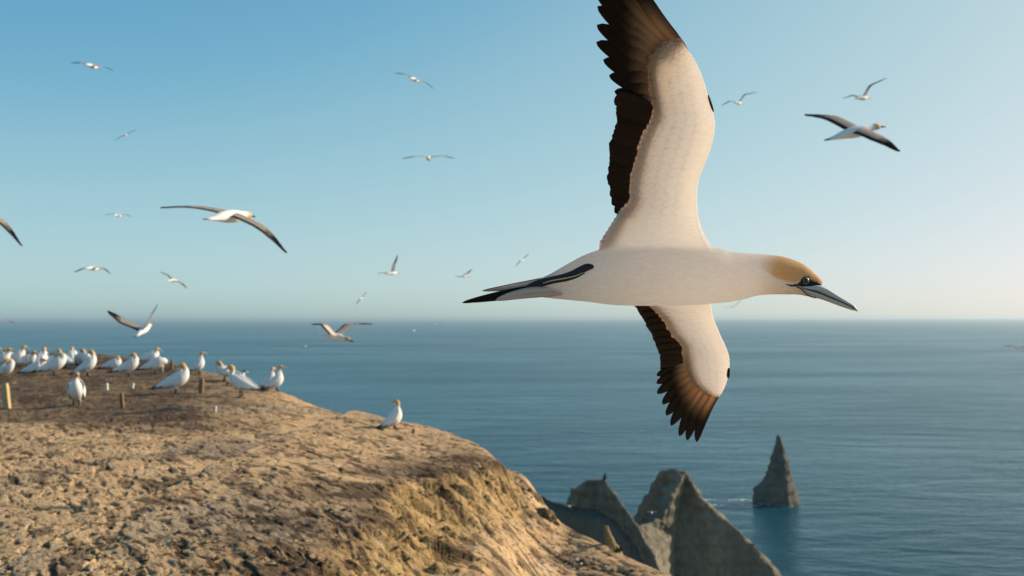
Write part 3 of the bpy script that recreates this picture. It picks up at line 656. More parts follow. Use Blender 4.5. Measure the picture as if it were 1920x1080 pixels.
# ------------------------------------------------------------------ gannets on the wing
def rotm(yaw, p, r):
    h = np.array([math.cos(yaw) * math.cos(p), math.sin(yaw) * math.cos(p), math.sin(p)]); l = np.array([-math.sin(yaw), math.cos(yaw), 0.]); u = np.cross(h, l)
    c, s = math.cos(r), math.sin(r); return np.stack([h, c * l + s * u, -s * l + c * u], 1)
def flying(q, label, detail=True, group='gannets flying over the sea', wide_tail=False, shade_wings=False):
    C = np.array(q[:3]) + np.array([0, 0, H]); M = rotm(*q[3:6]); e1L, e2L, e1R, e2R, s1, s2 = q[6:]
    root = empty('flying_gannet', C, label, 'gannet', group)
    root.matrix_world = Matrix([[*M[0], C[0]], [*M[1], C[1]], [*M[2], C[2]], [0, 0, 0, 1]]); bpy.context.view_layer.update()
    A = np.array([(-.45, 0, -.02, .004), (-.36, 0, -.018, .014), (-.27, 0, -.012, .03), (-.17, 0, -.002, .052), (-.05, 0, 0, .068), (.08, 0, 0, .068), (.17, 0, .004, .052), (.235, 0, .010, .041), (.285, 0, .012, .041), (.325, 0, .006, .034), (.352, 0, .0, .02), (.36, 0, -.002, .012)])
    n = 40; S_ = resample(A, n); u = np.linspace(0, len(A) - 1, n); sg = 12
    wid = np.interp(u, [0, 1, 2, 3, 11], [(9 if wide_tail else 5), (3.2 if wide_tail else 2.4), 1.5, 1.05, .95])
    g = Geo(); v, f = loft(S_[:, :3], S_[:, 3], S_[:, 3] * wid, sg)
    hd = np.repeat(sstep(6.8, 8.0, u), sg); col = WHITE + (GOLD - WHITE) * (hd * .9)[:, None]
    tl = np.repeat(1 - sstep(.4, 1.0, u), sg); col = col + (DARK - col) * (tl * .8)[:, None]; g.add(v, f, col)
    parts = []
    for sgn, e1, e2 in ((1, e1L, e2L), (-1, e1R, e2R)):
        sh = np.array([.10, sgn * .045, .03]); w = sh + .36 * np.array([math.sin(s1), sgn * math.cos(s1) * math.cos(e1), math.cos(s1) * math.sin(e1)])
        t = w + .47 * np.array([-math.sin(s2), sgn * math.cos(s2) * math.cos(e2), math.cos(s2) * math.sin(e2)])
        n2, m = 26, 9; le = resample([sh, (sh + w) / 2 + np.array([-.006, 0, .006]), w, w * .55 + t * .45 + np.array([.018, 0, .006]), t], n2)
        k = np.linspace(0, 1, n2); ch = np.interp(k, [0, .25, .5, .7, .85, .95, 1], [.20, .185, .185, .155, .105, .055, .012]) * (1.25 if wide_tail else 1)
        bk = np.stack([-np.cos(.55 * k ** 2), sgn * .35 * k ** 2 * np.ones(n2), -.06 * np.ones(n2)], -1)
        def part(t0, t1, th, thin, colf, geo):
            tt = np.linspace(t0, t1, m); Cg = le[:, None] + bk[:, None] * (ch[:, None] * tt)[..., None]
            Cg[..., 2] += .012 * np.sin(np.pi * tt)[None]
            if sgn < 0: Cg = Cg[:, ::-1]
            hh = np.broadcast_to(th * np.clip(np.sqrt(np.maximum(tt, .02)) * (1 - tt * .85) * 1.9, .12, 1)[None], (n2, m)) * np.interp(k, [0, .6, 1], [1, .6, .25])[:, None]
            if sgn < 0: hh = hh[:, ::-1]
            v, f = shell(Cg, hh, hh); cc = colf(k, tt)
            if sgn < 0: cc = cc[:, ::-1]
            geo.add(v, f, np.concatenate([cc.reshape(-1, 3)] * 2), thin)
        jag = np.array([(i * 2654435761 % 97) / 97 for i in range(n2)])
        def cw(k, tt):      # white coverts, dark hand tip; on some birds painted shade reaches further in
            b = sstep(.30 if shade_wings else .58, .5 if shade_wings else .80, k[:, None] + .12 * tt[None] * jag[:, None])
            blk = np.exp(-((k - .56) / .02) ** 2)[:, None] * (tt[None] < .18)
            return WHITE + (DARK - WHITE) * np.clip(b + blk, 0, 1)[..., None]
        def cd(k, tt):
            a = np.array([.05, .034, .024]); return np.broadcast_to(DARK + (a - DARK) * (.5 * jag)[:, None, None], (n2, m, 3)).copy()
        part(0, .72, .015, 1.3, cw, g)
        gd = Geo(); part(.68, 1.0, .0028, .8, cd, gd); parts.append(gd)
    if not detail:
        for gd in parts: g.add(np.concatenate(gd.v), gd.f, np.concatenate(gd.c), np.concatenate(gd.t))
    bz = np.array([(.345, 0, 0), (.39, 0, -.006), (.43, 0, -.013), (.455, 0, -.02)]); v, f = loft(bz, [.017, .012, .008, .002], seg=8)
    if not detail: g.add(v, f, (.08, .085, .09))
    b = g.build('body', M_PLUME); b.parent = root
    if detail:
        Geo().add(v, f).build('beak', M_BLACK).parent = root
        for gd in parts: gd.build('flight_feathers', M_FEATHER).parent = root
    return root
POSE = {
'b2' : [4.1011, 11.7903, 2.2052, 0.3164, 0.233, 0.3852, 0.2175, -0.103, -0.0077, -0.1267, -0.1715, 0.2764] ,
'b3' : [10.6283, 29.9324, 6.6291, 0.683, 0.1245, -0.2271, 0.6075, 0.1786, 0.7677, 0.0941, 0.2157, -0.2496] ,
'b4' : [9.5796, 41.7554, 9.0558, 0.9302, 0.0777, -0.2195, 0.5301, -0.0556, 0.6302, -0.1317, 0.0509, -0.023] ,
'b5' : [-2.9972, 10.6006, 1.0996, 1.2144, 0.1195, 0.2293, -0.0259, -0.2086, -0.1885, -0.455, -0.102, 0.331] ,
'b6' : [-6.6844, 12.264, 1.3485, 1.4872, 0.1295, 0.2866, -0.1135, -0.2717, -0.1364, -0.49, -0.015, 0.3989] ,
'b7' : [-14.5287, 34.2303, 8.7832, 1.3686, 0.006, 0.2021, 0.1345, -0.1822, 0.0975, -0.2179, 0.2099, 0.3175] ,
'b8' : [-28.2541, 72.5907, 13.5098, 1.8114, 0.0151, -0.4676, 0.1377, -0.2049, 0.1925, -0.0547, 0.1996, 0.352] ,
'b9' : [-3.4935, 35.6635, 8.6238, 1.2169, 0.006, 0.4004, 0.1238, -0.2066, 0.0534, -0.2839, 0.2098, 0.3158] ,
'b10' : [-2.6582, 31.7269, 5.1293, 1.5836, 0.0204, -0.0179, 0.1447, -0.188, 0.1561, -0.2364, 0.187, 0.3788] ,
'b11' : [-21.699, 54.6988, 5.7421, 1.3481, 0.001, 0.0721, 0.1312, -0.1799, 0.1178, -0.1922, 0.2029, 0.334] ,
'b12' : [-15.0437, 35.6845, 1.8424, 1.2673, -0.026, 0.0419, -0.0412, -0.4117, -0.0288, -0.467, 0.1783, 0.3661] ,
'b13' : [-15.5802, 45.7089, 1.7928, 1.2329, -0.0007, 0.4389, 0.1866, -0.0975, 0.1116, -0.1859, 0.2129, 0.3098] ,
'b14' : [-4.972, 41.3368, 1.8916, 0.8614, 0.0731, -0.4771, 0.593, 0.3953, 0.6735, 0.4809, -0.0962, 0.2108] ,
'b15' : [-2.8393, 57.8807, 2.4552, 0.7266, 0.0016, -0.213, 0.3055, 0.0945, 0.3188, 0.1864, 0.2315, 0.2543] ,
'b16' : [0.8181, 78.7903, 4.6072, 1.0173, 0.0327, -0.5745, 0.1092, -0.2373, 0.1861, -0.0734, 0.2078, 0.3312] ,
'b17' : [-14.0297, 92.5758, 1.9261, 1.1929, 0.0415, -0.7295, 0.0554, -0.3042, 0.1644, -0.1199, 0.2077, 0.3242] ,
'b18' : [-7.4244, 20.0895, -0.2016, 1.5087, 0.2735, -0.1052, 0.5901, 1.0915, 0.9445, 0.7029, -0.1468, 0.7482] ,
'b19' : [-3.2009, 18.01, -0.32, -0.539, -0.17, 0.0065, 0.5866, 0.0269, 0.5887, 0.0577, -0.0345, -0.1362] ,
'b20' : [-26.1724, 50.8334, -0.0017, 2.4408, -0.0348, 0.066, 0.0184, -0.2688, -0.022, -0.3241, 0.3018, 0.2384] ,
'b21' : [17.7048, 79.4333, 0.8989, 0.7744, 0.0528, -0.3558, 0.2606, 0.051, 0.326, 0.1139, 0.1634, 0.4356] ,
'b22' : [25.3895, 49.9346, -1.5525, 1.6743, -0.0014, -0.0115, 0.1828, -0.0715, 0.1929, -0.0875, 0.2106, 0.3188] ,
}
def speck(px, py, d, yaw=75, roll=0):
    p = U(px, py, d) - np.array([0, 0, H]); return [*p, R(yaw), 0, R(roll), .12, -.2, .12, -.2, .2, .33]
for key, lab, det in (
  ('b2', 'tan bellied gannet gliding right of the big bird, both wings spread', True),
  ('b3', 'gannet with one wing raised, just above the tan bellied one', True),
  ('b4', 'small gannet with dark wing tips close to the big raised wing', False),
  ('b5', 'large gannet gliding at left with black wing tips drooping right', True),
  ('b6', 'drooping dark wing of a gannet cut by the left edge', True),
  ('b7', 'white bodied bird highest at left against the blue', False),
  ('b8', 'small dark bird tilted in the blue below the highest left one', False),
  ('b9', 'white bird banked down to the right, high at the middle', False),
  ('b10', 'gannet seen end on with level arched wings at the middle', False),
  ('b11', 'faint white bird left of the large gliding gannet', False),
  ('b12', 'faint white bird with drooped wings low at far left', False),
  ('b13', 'faint banked white bird above the gannet braking over the colony', False),
  ('b14', 'bright white bird holding one wing straight up near the horizon', False),
  ('b15', 'faint grey bird just left of the big tail', False),
  ('b16', 'faint tilted grey bird above the big tail', False),
  ('b17', 'thin dark bird tilted steeply just above the horizon', False),
  ('b18', 'gannet braking over the colony with wings raised and tail spread', True),
  ('b19', 'gannet gliding in at the horizon with white leading edges', True),
  ('b20', 'bird at the horizon with only one wing inside the left edge', False),
  ('b21', 'very faint bird under the neck of the big gannet', False),
  ('b22', 'dark bird low over the sea at the right edge', False)):
    flying(POSE[key], lab, det, wide_tail=(key == 'b18'), shade_wings=key in ('b3', 'b4', 'b8', 'b15', 'b16', 'b17', 'b22'))
for px, py, d, lab in ((777, 620, 105, 'white dot of a bird over the sea right of the gliding gannet'), (817, 609, 170, 'faintest white dot of a bird just under the horizon'),
                       (573, 649, 140, 'white dot of a bird over the sea left of the gliding gannet'), (1222, 961, 95, 'tiny white bird in front of the shaded right peak'), (1067, 949, 95, 'tiny white bird in front of the dark rock shoulder')):
    flying(speck(px, py, d, random.uniform(60, 110), random.uniform(-.3, .3)), lab, False)

# ------------------------------------------------------------------ dark bird perched on the left peak
def perched():
    p = U(1134, 902, 225.5); g = Geo(); s = 1.0
    A = np.array([(-.35, 0, .1, .12), (-.2, 0, .35, .28), (0, 0, .75, .42), (.08, 0, 1.15, .36), (.1, 0, 1.45, .2), (.12, 0, 1.68, .17), (.22, 0, 1.78, .15), (.4, 0, 1.76, .06), (.6, 0, 1.74, .03)]) * 1.0
    S_ = resample(A, 24); v, f = loft(S_[:, :3], S_[:, 3], seg=10); g.add(v, f, DARK)
    for sg in (-1, 1):
        v, f = loft([(0, sg * .15, .5), (0, sg * .15, 0.)], [.05, .05], seg=6); g.add(v, f, DARK)
    r = empty('perched_bird', p, 'dark bird perched upright on top of the left rock peak', 'bird')
    g.build('body', M_PLUME).parent = r
perched()

# ------------------------------------------------------------------ the big gannet
Y0 = 2.30; MPX = Y0 / F
BODY = np.array([(982, 535, 551, .9), (1010, 524, 557, .95), (1040, 511, 561, 1.0), (1075, 492, 565, 1.0), (1110, 474.5, 568.5, 1.0), (1145, 464, 572, 1.0), (1190, 459, 573.5, 1.0), (1240, 457, 573.5, 1.0), (1290, 458, 572.5, 1.0), (1330, 462, 570.5, .98), (1360, 470, 567.5, .96), (1390, 473.5, 561.5, .93), (1415, 475.5, 555, .9), (1440, 477.5, 552.5, .85), (1465, 481, 552.5, .76), (1490, 489.5, 553.5, .66), (1505, 499.5, 555, .62), (1517, 509.5, 557, .6), (1528, 518.5, 559, .58), (1536, 526.5, 559, .5)])
def body_front(px, py):
    t, b, k = (np.interp(px, BODY[:, 0], BODY[:, j]) for j in (1, 2, 3)); c, hh = (t + b) / 2, (b - t) / 2
    return Y0 - hh * k * MPX * np.sqrt(np.clip(1 - ((py - c) / hh) ** 2, 0, 1))
UPL = [(1336, 490), (1331, 462), (1318, 440), (1309, 410), (1306, 375), (1308, 345), (1318, 315), (1330, 285), (1338, 255), (1339.5, 232), (1335, 205), (1327, 180), (1320, 155), (1310, 128), (1296, 102), (1280, 82)]
UPT = [(1110, 486), (1124, 465), (1140, 430), (1158, 404), (1178, 380), (1181, 345), (1187, 315), (1197, 280), (1208, 250), (1223, 217), (1221, 187), (1216, 160), (1214, 132), (1223, 104), (1242, 84), (1268, 76)]
LOL = [(1332, 545), (1332, 572), (1338, 600), (1350, 630), (1362, 655), (1367.5, 675), (1367, 697), (1361, 722), (1350, 744)]
LOT = [(1200, 540), (1219, 573), (1241, 598), (1259, 628), (1277, 648), (1281, 672), (1287, 700), (1302, 724), (1328, 740)]
def D_up(py): return 2.275 - .40 * np.clip((470 - py) / 540, -.1, 1.3) ** 1.0 if np.isscalar(py) else 2.275 - .40 * (470 - py) / 540
def D_lo(py): return 2.33 + .50 * (py - 555) / 270
def wing_shell(L, T, D, n, m, tmax):
    L, T = resample(L, n), resample(T, n); tt = np.linspace(0, 1, m) ** 1.3
    PX = L[:, :1] * (1 - tt) + T[:, :1] * tt; PY = L[:, 1:] * (1 - tt) + T[:, 1:] * tt
    DD = D(PY) + .011 * np.sin(np.pi * tt ** .8)[None] * np.interp(np.linspace(0, 1, n), [0, .6, 1], [1, 1, .1])[:, None]
    Cg = U(PX, PY, DD)
    s = np.linspace(0, 1, n)[:, None]
    h = tmax * (2.1 * np.sqrt(np.maximum(tt, .05)) * (1 - tt) ** 1.3 + .14 * np.ones(m))[None] * np.interp(s, [0, .10, .22, .8, 1], [2.6, 1.8, 1.05, .75, .35])
    return shell(Cg, h, h)
def in_poly(px, py, poly):
    c = np.zeros(px.shape, bool); n = len(poly)
    for i in range(n):
        x1, y1 = poly[i]; x2, y2 = poly[(i + 1) % n]
        k = ((y1 > py) != (y2 > py)) & (px < (x2 - x1) * (py - y1) / (y2 - y1 + 1e-12) + x1); c ^= k
    return c
def px_of(V):
    p = V - np.array([0, 0, H]); y = p @ cf; return 960 + F * (p @ cr) / y, 540 - F * (p @ cu) / y

def big_gannet():
    base = U(1240, 515, Y0)
    root = empty('big_gannet', base, 'large gannet banking close by with its belly and both wings in view', 'gannet')
    bpy.context.view_layer.update()
    def own(o): o.parent = root; o.matrix_parent_inverse = Matrix.Translation(-Vector(base)); return o
    g = Geo(); B = resample(BODY, 90)
    c = U(B[:, 0], (B[:, 1] + B[:, 2]) / 2, np.full(len(B), Y0)); hh = (B[:, 2] - B[:, 1]) / 2 * MPX
    v, f = loft(c, hh, hh * B[:, 3], 40, side=(0, 1, 0)); g.add(v, f)
    v, f = wing_shell(UPL, UPT, D_up, 90, 36, .0115); g.add(v, f)
    v, f = wing_shell(LOL, LOT, D_lo, 70, 30, .0105); g.add(v, f)
    tmp = g.build('tmp_body', None)
    md = tmp.modifiers.new('r', 'REMESH'); md.mode = 'VOXEL'; md.voxel_size = .0029
    sm = tmp.modifiers.new('s', 'SMOOTH'); sm.iterations = 7; sm.factor = .5
    dg = bpy.context.evaluated_depsgraph_get(); me = bpy.data.meshes.new_from_object(tmp.evaluated_get(dg))
    bpy.data.objects.remove(tmp); me.name = 'body'
    bm = bmesh.new(); bm.from_mesh(me); bm.verts.ensure_lookup_table()
    W = np.array([v.co[:] for v in bm.verts]); wx, wy = px_of(W)
    for it, hgt in ((14, 26), (14, 18), (14, 10)):
        vv = [bm.verts[i] for i in np.nonzero((np.abs(wy - 463) < hgt) & (wx > 1128) & (wx < 1352) & (W[:, 1] < 2.33))[0]]
        for _ in range(it): bmesh.ops.smooth_vert(bm, verts=vv, factor=.5, use_axis_x=True, use_axis_y=True, use_axis_z=True)
    bm.to_mesh(me); bm.free()
    nv = len(me.vertices); V = np.empty(nv * 3); me.vertices.foreach_get('co', V); V = V.reshape(-1, 3)
    px, py = px_of(V); front = V[:, 1] < Y0
    col = np.broadcast_to(np.array([.87, .865, .85]), (nv, 3)).copy()
    gold = sstep(1412, 1462, px + .35 * (py - 500)) * sstep(0, 9, (np.interp(px, [1420, 1450, 1472, 1490, 1506, 1530], [500, 524, 532, 535, 531, 545])) - py)
    nk = sstep(1405, 1460, px) * .16
    body = (py > 455) & (py < 580)
    gold = np.where(px > 1400, np.maximum(gold, nk), 0)
    col += (np.array([.62, .335, .095]) - col) * (gold * .9)[:, None]
    mask = in_poly(px, py, [(1474, 532.5), (1486, 534.5), (1498, 530.5), (1504, 521), (1510.5, 518), (1516, 519.5), (1520, 524.5), (1537, 531), (1542, 540), (1530, 538), (1508, 537), (1494, 536), (1484, 537)]) & (px > 1470)
    col[mask] = (.012, .013, .016)
    bluish = (~mask) & (px > 1492) & in_poly(px, py, [(1494, 536), (1508, 536.5), (1532, 536), (1540, 545), (1530, 560), (1514, 553), (1503, 543)])
    col[bluish] = (.36, .38, .38)
    wing = np.maximum(sstep(462, 440, py) * .93 + sstep(572, 590, py) * (px < 1420) * .93, 1.12 * (1 - sstep(1400, 1500, px) * .6))
    cc = np.ones((nv, 4)); cc[:, :3] = col
    me.attributes.new('col', 'FLOAT_COLOR', 'POINT').data.foreach_set('color', cc.ravel())
    me.attributes.new('thin', 'FLOAT', 'POINT').data.foreach_set('value', np.clip(wing, 0, 1.2))
    me.polygons.foreach_set('use_smooth', [True] * len(me.polygons)); me.materials.clear(); me.materials.append(M_PLUME)
    # rows of lining coverts: overlapping scalloped steps in the surface of the underwing
    from mathutils.kdtree import KDTree
    nrm = np.empty(nv * 3); me.vertices.foreach_get('normal', nrm); nrm = nrm.reshape(-1, 3); disp = np.zeros(nv); mrg = np.zeros(nv)
    for L_, T_, nf, flip in ((UPL, UPT, 30, 1), (LOL, LOT, 22, -1)):
        La, Ta = resample(L_, 160), resample(T_, 160); tg = np.linspace(0, 1, 70); G = La[:, None] * (1 - tg)[None, :, None] + Ta[:, None] * tg[None, :, None]
        kd = KDTree(160 * 70)
        for i in range(160):
            for j in range(70): kd.insert((G[i, j, 0], G[i, j, 1], 0), i * 70 + j)
        kd.balance()
        sel = np.nonzero((nrm[:, 1] < -.1) & ((py < 452) if flip > 0 else (py > 578)) & (px < 1420))[0]
        for q in sel:
            _, k, dist = kd.find((px[q], py[q], 0))
            if dist > 3: continue
            sv, tv = (k // 70) / 159, (k % 70) / 69
            hd_ = max(0., min(1., (sv - .55) / .12)) * float(sstep(.80, 1.0, max(tv, (sv - .72) / .28))); cc[q, :3] = cc[q, :3] * (1 - hd_) + np.array([.56, .44, .32]) * hd_
            rows = 6.0; r_ = tv * rows; row = int(r_); uu = sv * nf * (1 + .05 * row) + .5 * (row % 2); sc = abs((uu % 1) - .5) * 2
            ph = (r_ + .42 * sc * sc) % 1
            fade = min(1, max(0, (tv - .12) / .2)) * (1 if flip < 0 else min(1, max(0, (sv - .12) / .12)))
            disp[q] = fade * (.0026 * ph ** 1.5 - .0006 * (sc > .86) + .0002 * math.sin(uu * 6.28 * 3)); mrg[q] = fade * (.05 * (ph > .80) + .03 * (sc > .84) + .03 * (1 - ph) ** 2)
    cc[:, :3] *= 1 - mrg[:, None] * np.array([.8, 1.0, 1.2]); me.attributes['col'].data.foreach_set('color', cc.ravel())
    V = V + nrm * disp[:, None]; me.vertices.foreach_set('co', V.ravel()); me.update()
    bo = bpy.data.objects.new('body', me); COL.objects.link(bo); own(bo)

    # feathers: laid out on the wing surface, each a curved vane with a shaft
    def feather(name, a, b, w, D, off, tilt, c0, c1, bend=0., blunt=.55, round_=.35, thin=1., nl=14, lead=.4, sink=0., grad=(.05, .62), point=2.2, edge=(.62, 1.0, .8, 1.05, .72)):
        a, b = np.array(a, float), np.array(b, float); d = b - a; L = np.hypot(*d); d /= L; nrm = np.array([-d[1], d[0]])
        u = np.linspace(0, 1, nl); u = 1 - (1 - u) ** 1.25
        xs = np.array([-1, -.5, 0, .5, 1.])
        prof = np.interp(u, [0, .12, blunt, 1], [.45, .8, 1, 1]) * np.sqrt(np.clip(1 - np.clip((u - (1 - round_)) / round_, 0, 1) ** point, 0, 1)); prof = np.maximum(prof, .03)
        mid = a + np.outer(u * L, d) + np.outer(bend * np.sin(np.pi * u), nrm)
        q = np.where(xs < 0, xs * 2 * lead, xs * 2 * (1 - lead))
        PXY = mid[:, None] + (w / 2 * prof[:, None] * q)[..., None] * nrm
        DD = D(PXY[..., 1]) + off + tilt * xs[None] * (.3 + .7 * u[:, None]) + .0012 * (xs[None] ** 2) - .0009 * (xs[None] == 0) + sink * np.clip(1 - u / .5, 0, 1)[:, None] ** 1.5
        P = U(PXY[..., 0], PXY[..., 1], DD)
        P2 = U(PXY[..., 0], PXY[..., 1], DD + np.where(np.abs(xs) < .6, .0011, .0005)[None])
        v = np.concatenate([P.reshape(-1, 3), P2.reshape(-1, 3)]); fc = grid_faces(nl, 5); k = nl * 5
        fc = fc + [tuple(i + k for i in qd[::-1]) for qd in fc]
        for i in range(nl - 1):
            fc.append((i * 5, (i + 1) * 5, (i + 1) * 5 + k, i * 5 + k)); fc.append((i * 5 + 4, i * 5 + 4 + k, (i + 1) * 5 + 4 + k, (i + 1) * 5 + 4))
        for j in range(4): fc.append(((nl - 1) * 5 + j, (nl - 1) * 5 + j + 1, (nl - 1) * 5 + j + 1 + k, (nl - 1) * 5 + j + k))
        c0, c1 = np.array(c0), np.array(c1); cl = c0 + (c1 - c0) * sstep(grad[0], grad[1], u)[:, None]
        cl = np.clip(cl, 0, .9); cl = np.repeat(cl[:, None], 5, 1); cl = cl * np.array(edge)[None, :, None]
        return own(Geo().add(v, fc, np.concatenate([cl.reshape(-1, 3)] * 2), thin).build(name, M_FEATHER))
    TIP, BASE, SEC = (.016, .011, .008), (.72, .53, .36), (.048, .030, .019)
    rs = np.random.default_rng(3)
    # upper wing, outermost first
    tips = [(1158, -88), (1134, -66), (1119, -40), (1117, -14), (1120, 12), (1119, 47), (1118, 79), (1131, 112), (1142, 141), (1152, 171)]
    roots = [(1298, 118), (1291, 115), (1286, 118), (1280, 128), (1275, 140), (1271, 152), (1268, 166), (1265, 180), (1262, 194), (1259, 208)]
    for i, (a, b) in enumerate(zip(roots, tips)):
        a, b = np.array(a, float), np.array(b, float); a = a + (b - a) / np.hypot(*(b - a)) * 22
        feather('primary_feather', a, b, (28, 40, 42, 42, 41, 41, 40, 38, 34, 30)[i], D_up, .004 + .0014 * i, .0016, BASE, TIP, bend=(10, 6, 4, 2, 0, 0, 0, 0, 0, 0)[i] * -1, blunt=.5, round_=.52, point=1.6, sink=.024, grad=(.20 - .01 * i, (.62, .74)[i] if i < 2 else .68 - .02 * i), edge=(.75, 1.0, .85, .35, .06) if i == 0 else (.62, 1.0, .8, 1.05, .72))
    ns = 30
    Tr = resample([(1152, 181), (1155, 200), (1154, 230), (1147, 262), (1143, 290), (1141, 325), (1143, 350), (1149, 378), (1160, 403)], ns)
    Rt = resample([(1262, 214), (1262, 232), (1250, 262), (1240, 290), (1230, 320), (1222, 348), (1215, 372), (1205, 394), (1196, 408)], ns)
    for i in range(ns):
        j = rs.normal(0, 1.4)
        feather('secondary_feather', Rt[i] * .72 + Tr[i] * .28, Tr[i] + (j, j * .5), 25, D_up, .007 + .0009 * (i % 2) + .0003 * i, .0016, np.array(SEC) * rs.uniform(.9, 1.5), np.array(SEC) * rs.uniform(.6, 1.1), blunt=.7, round_=.16, sink=.016)
    # white covert tips that overlap the dark bases
    nc = 40
    cv = resample(UPT[3:], nc); cr_ = resample([(1230, 396), (1235, 370), (1238, 338), (1245, 305), (1253, 272), (1265, 240), (1278, 212), (1276, 190), (1272, 165), (1272, 148), (1276, 132), (1283, 120), (1290, 112)], nc)
    for i in range(nc):
        hand = max(0, (i / nc - .52) / .48)
        j = rs.uniform(-1.5, 3.5) + hand * rs.uniform(0, 3); d = cv[i] - cr_[i]; d /= np.hypot(*d)
        feather('covert_feather', cr_[i] * .45 + cv[i] * .55, cv[i] + d * j, 17, D_up, .0012 + .0006 * (i % 2), .0008, np.array([.84, .80, .74]) * (np.array([1, 1, 1.]) - np.array([.25, .32, .40]) * min(1, hand * 3)), np.array([.82, .77, .69]) * (np.array([1, 1, 1.]) - np.array([.38, .48, .58]) * min(1, hand * 3)) , blunt=.75, round_=.3, nl=9, sink=.014)
    # white tertials by the body
    for i in range(8):
        k = i / 7; a = (1215 - 12 * k, 404 + 46 * k); b = (1160 - 36 * k, 406 + 58 * k)
        feather('tertial_feather', np.array(a) * .35 + np.array(b) * .65, b, 24, D_up, .003 + .001 * (i % 2), .001, (.84, .80, .74), (.84, .80, .74), blunt=.7, round_=.3, nl=9, sink=.016)
    feather('alula_feather', (1328, 178), (1338.5, 211), 5, D_up, -.007, 0, (.10, .06, .035), (.06, .04, .025), round_=.6, nl=8)
    # lower wing
    tips = [(1306, 829), (1288, 826), (1274, 818), (1258, 798), (1249, 779), (1242, 758), (1232, 738), (1231, 719), (1231, 704), (1237, 691)]
    roots = [(1353, 722), (1342, 716), (1333, 710), (1325, 704), (1319, 699), (1314, 694), (1310, 690), (1307, 686), (1305, 681), (1302, 676)]
    for i, (a, b) in enumerate(zip(roots, tips)):
        a, b = np.array(a, float), np.array(b, float); a = a + (b - a) / np.hypot(*(b - a)) * 14
        feather('primary_feather', a, b, (21, 22, 23, 24, 24, 23, 22, 21, 19, 17)[i], D_lo, .004 + .0014 * i, -.0016, BASE, TIP, bend=(6, 4, 2, 0, 0, 0, 0, 0, 0, 0)[i], blunt=.5, round_=.52, point=1.6, sink=.022, grad=(.18 - .01 * i, .64 - .02 * i), edge=(.05, .30, .85, 1.0, .7) if i == 0 else (.62, 1.0, .8, 1.05, .72))
    ns = 24
    Tr = resample([(1237, 684), (1237, 670), (1230, 650), (1222, 630), (1212, 610), (1201, 590), (1190, 573), (1181, 556)], ns)
    Rt = resample([(1303, 672), (1304, 660), (1298, 642), (1288, 622), (1276, 602), (1264, 586), (1250, 568), (1240, 550)], ns)
    for i in range(ns):
        j = rs.normal(0, 1.0)
        feather('secondary_feather', Rt[i] * .72 + Tr[i] * .28, Tr[i] + (j, j * .5), 17, D_lo, .007 + .0009 * (i % 2) + .0003 * i, -.0014, np.array(SEC) * rs.uniform(.7, 1.3), np.array(SEC) * rs.uniform(.5, .9), blunt=.7, round_=.16, sink=.016)
    nc = 28
    cv = resample(LOT[1:], nc); cr_ = resample([(1262, 570), (1285, 592), (1303, 618), (1317, 640), (1325, 662), (1330, 682), (1336, 700), (1344, 716)], nc)
    for i in range(nc):
        hand = max(0, (i / nc - .5) / .5)
        j = rs.uniform(-1, 3) + hand * rs.uniform(0, 2); d = cv[i] - cr_[i]; d /= np.hypot(*d)
        feather('covert_feather', cr_[i] * .45 + cv[i] * .55, cv[i] + d * j, 13, D_lo, .0012 + .0006 * (i % 2), -.0008, np.array([.84, .80, .74]) * (np.array([1, 1, 1.]) - np.array([.25, .32, .40]) * min(1, hand * 3)), np.array([.82, .77, .69]) * (np.array([1, 1, 1.]) - np.array([.38, .48, .58]) * min(1, hand * 3)) , blunt=.75, round_=.3, nl=9, sink=.014)
    feather('alula_feather', (1367, 690), (1365.5, 710), 6, D_lo, -.008, 0, (.012, .010, .009), (.012, .010, .009), round_=.5, nl=8)
    # tail
    cream = (.80, .76, .69); fl = lambda py: Y0 + 0 * py
    dk = (.022, .015, .011)
    feather('tail_feather', (1045, 523), (907, 546), 13, fl, -.004, .001, cream, (.5, .45, .38), round_=.75, point=1.3, bend=-2, grad=(.6, .9))
    feather('tail_feather', (1042, 519), (903, 545.5), 9, fl, .004, .001, dk, dk, round_=.6, point=1.4, bend=-2)
    feather('tail_feather', (1010, 539), (866, 568), 17, fl, -.010, .001, dk, dk, round_=.7, point=1.3, bend=-1)
    feather('tail_feather', (1000, 556), (886, 567), 10, fl, -.007, .001, dk, dk, round_=.6, point=1.3, bend=2)
    feather('tail_feather', (1055, 549), (929, 563), 21, fl, -.026, .001, cream, cream, round_=.6, point=1.5, bend=5, blunt=.4)
    feather('tail_feather', (1030, 535), (880, 564), 14, fl, .012, .001, dk, dk, round_=.6, point=1.4)
    feather('tail_feather', (1030, 538), (900, 562), 16, fl, .022, .001, cream, dk, round_=.6, point=1.4)

    def strand(name, pts, r, mt, flat=.5, lift=.002):
        A = resample(pts, 26); rr = resample(np.array(r, float)[:, None], 26)[:, 0] * MPX
        P = U(A[:, 0], A[:, 1], np.array([body_front(x, y) for x, y in A]) - lift)
        v, f = loft(P, rr, rr * flat, 10, side=(0, 1, 0)); return own(Geo().add(v, f).build(name, mt))
    ft = strand('foot', [(1113, 500), (1102, 501), (1088, 507), (1072, 514), (1050, 519.5), (1025, 525), (1003, 532), (984, 539)], (3, 7.2, 7.4, 6.2, 4.6, 4.6, 5, 2), M_BLACK, .6)
    strand('toe', [(1096, 512), (1080, 519), (1060, 524.5), (1035, 529), (1010, 536), (992, 540)], (1, 2.8, 3.4, 3.4, 3.4, 1.5), M_BLACK, .6)
    strand('toe_stripe', [(1094, 511), (1078, 517.5), (1058, 522), (1035, 526), (1018, 531)], (.6, 1.1, 1.2, 1.1, .6), M_LINE, 1, .006)
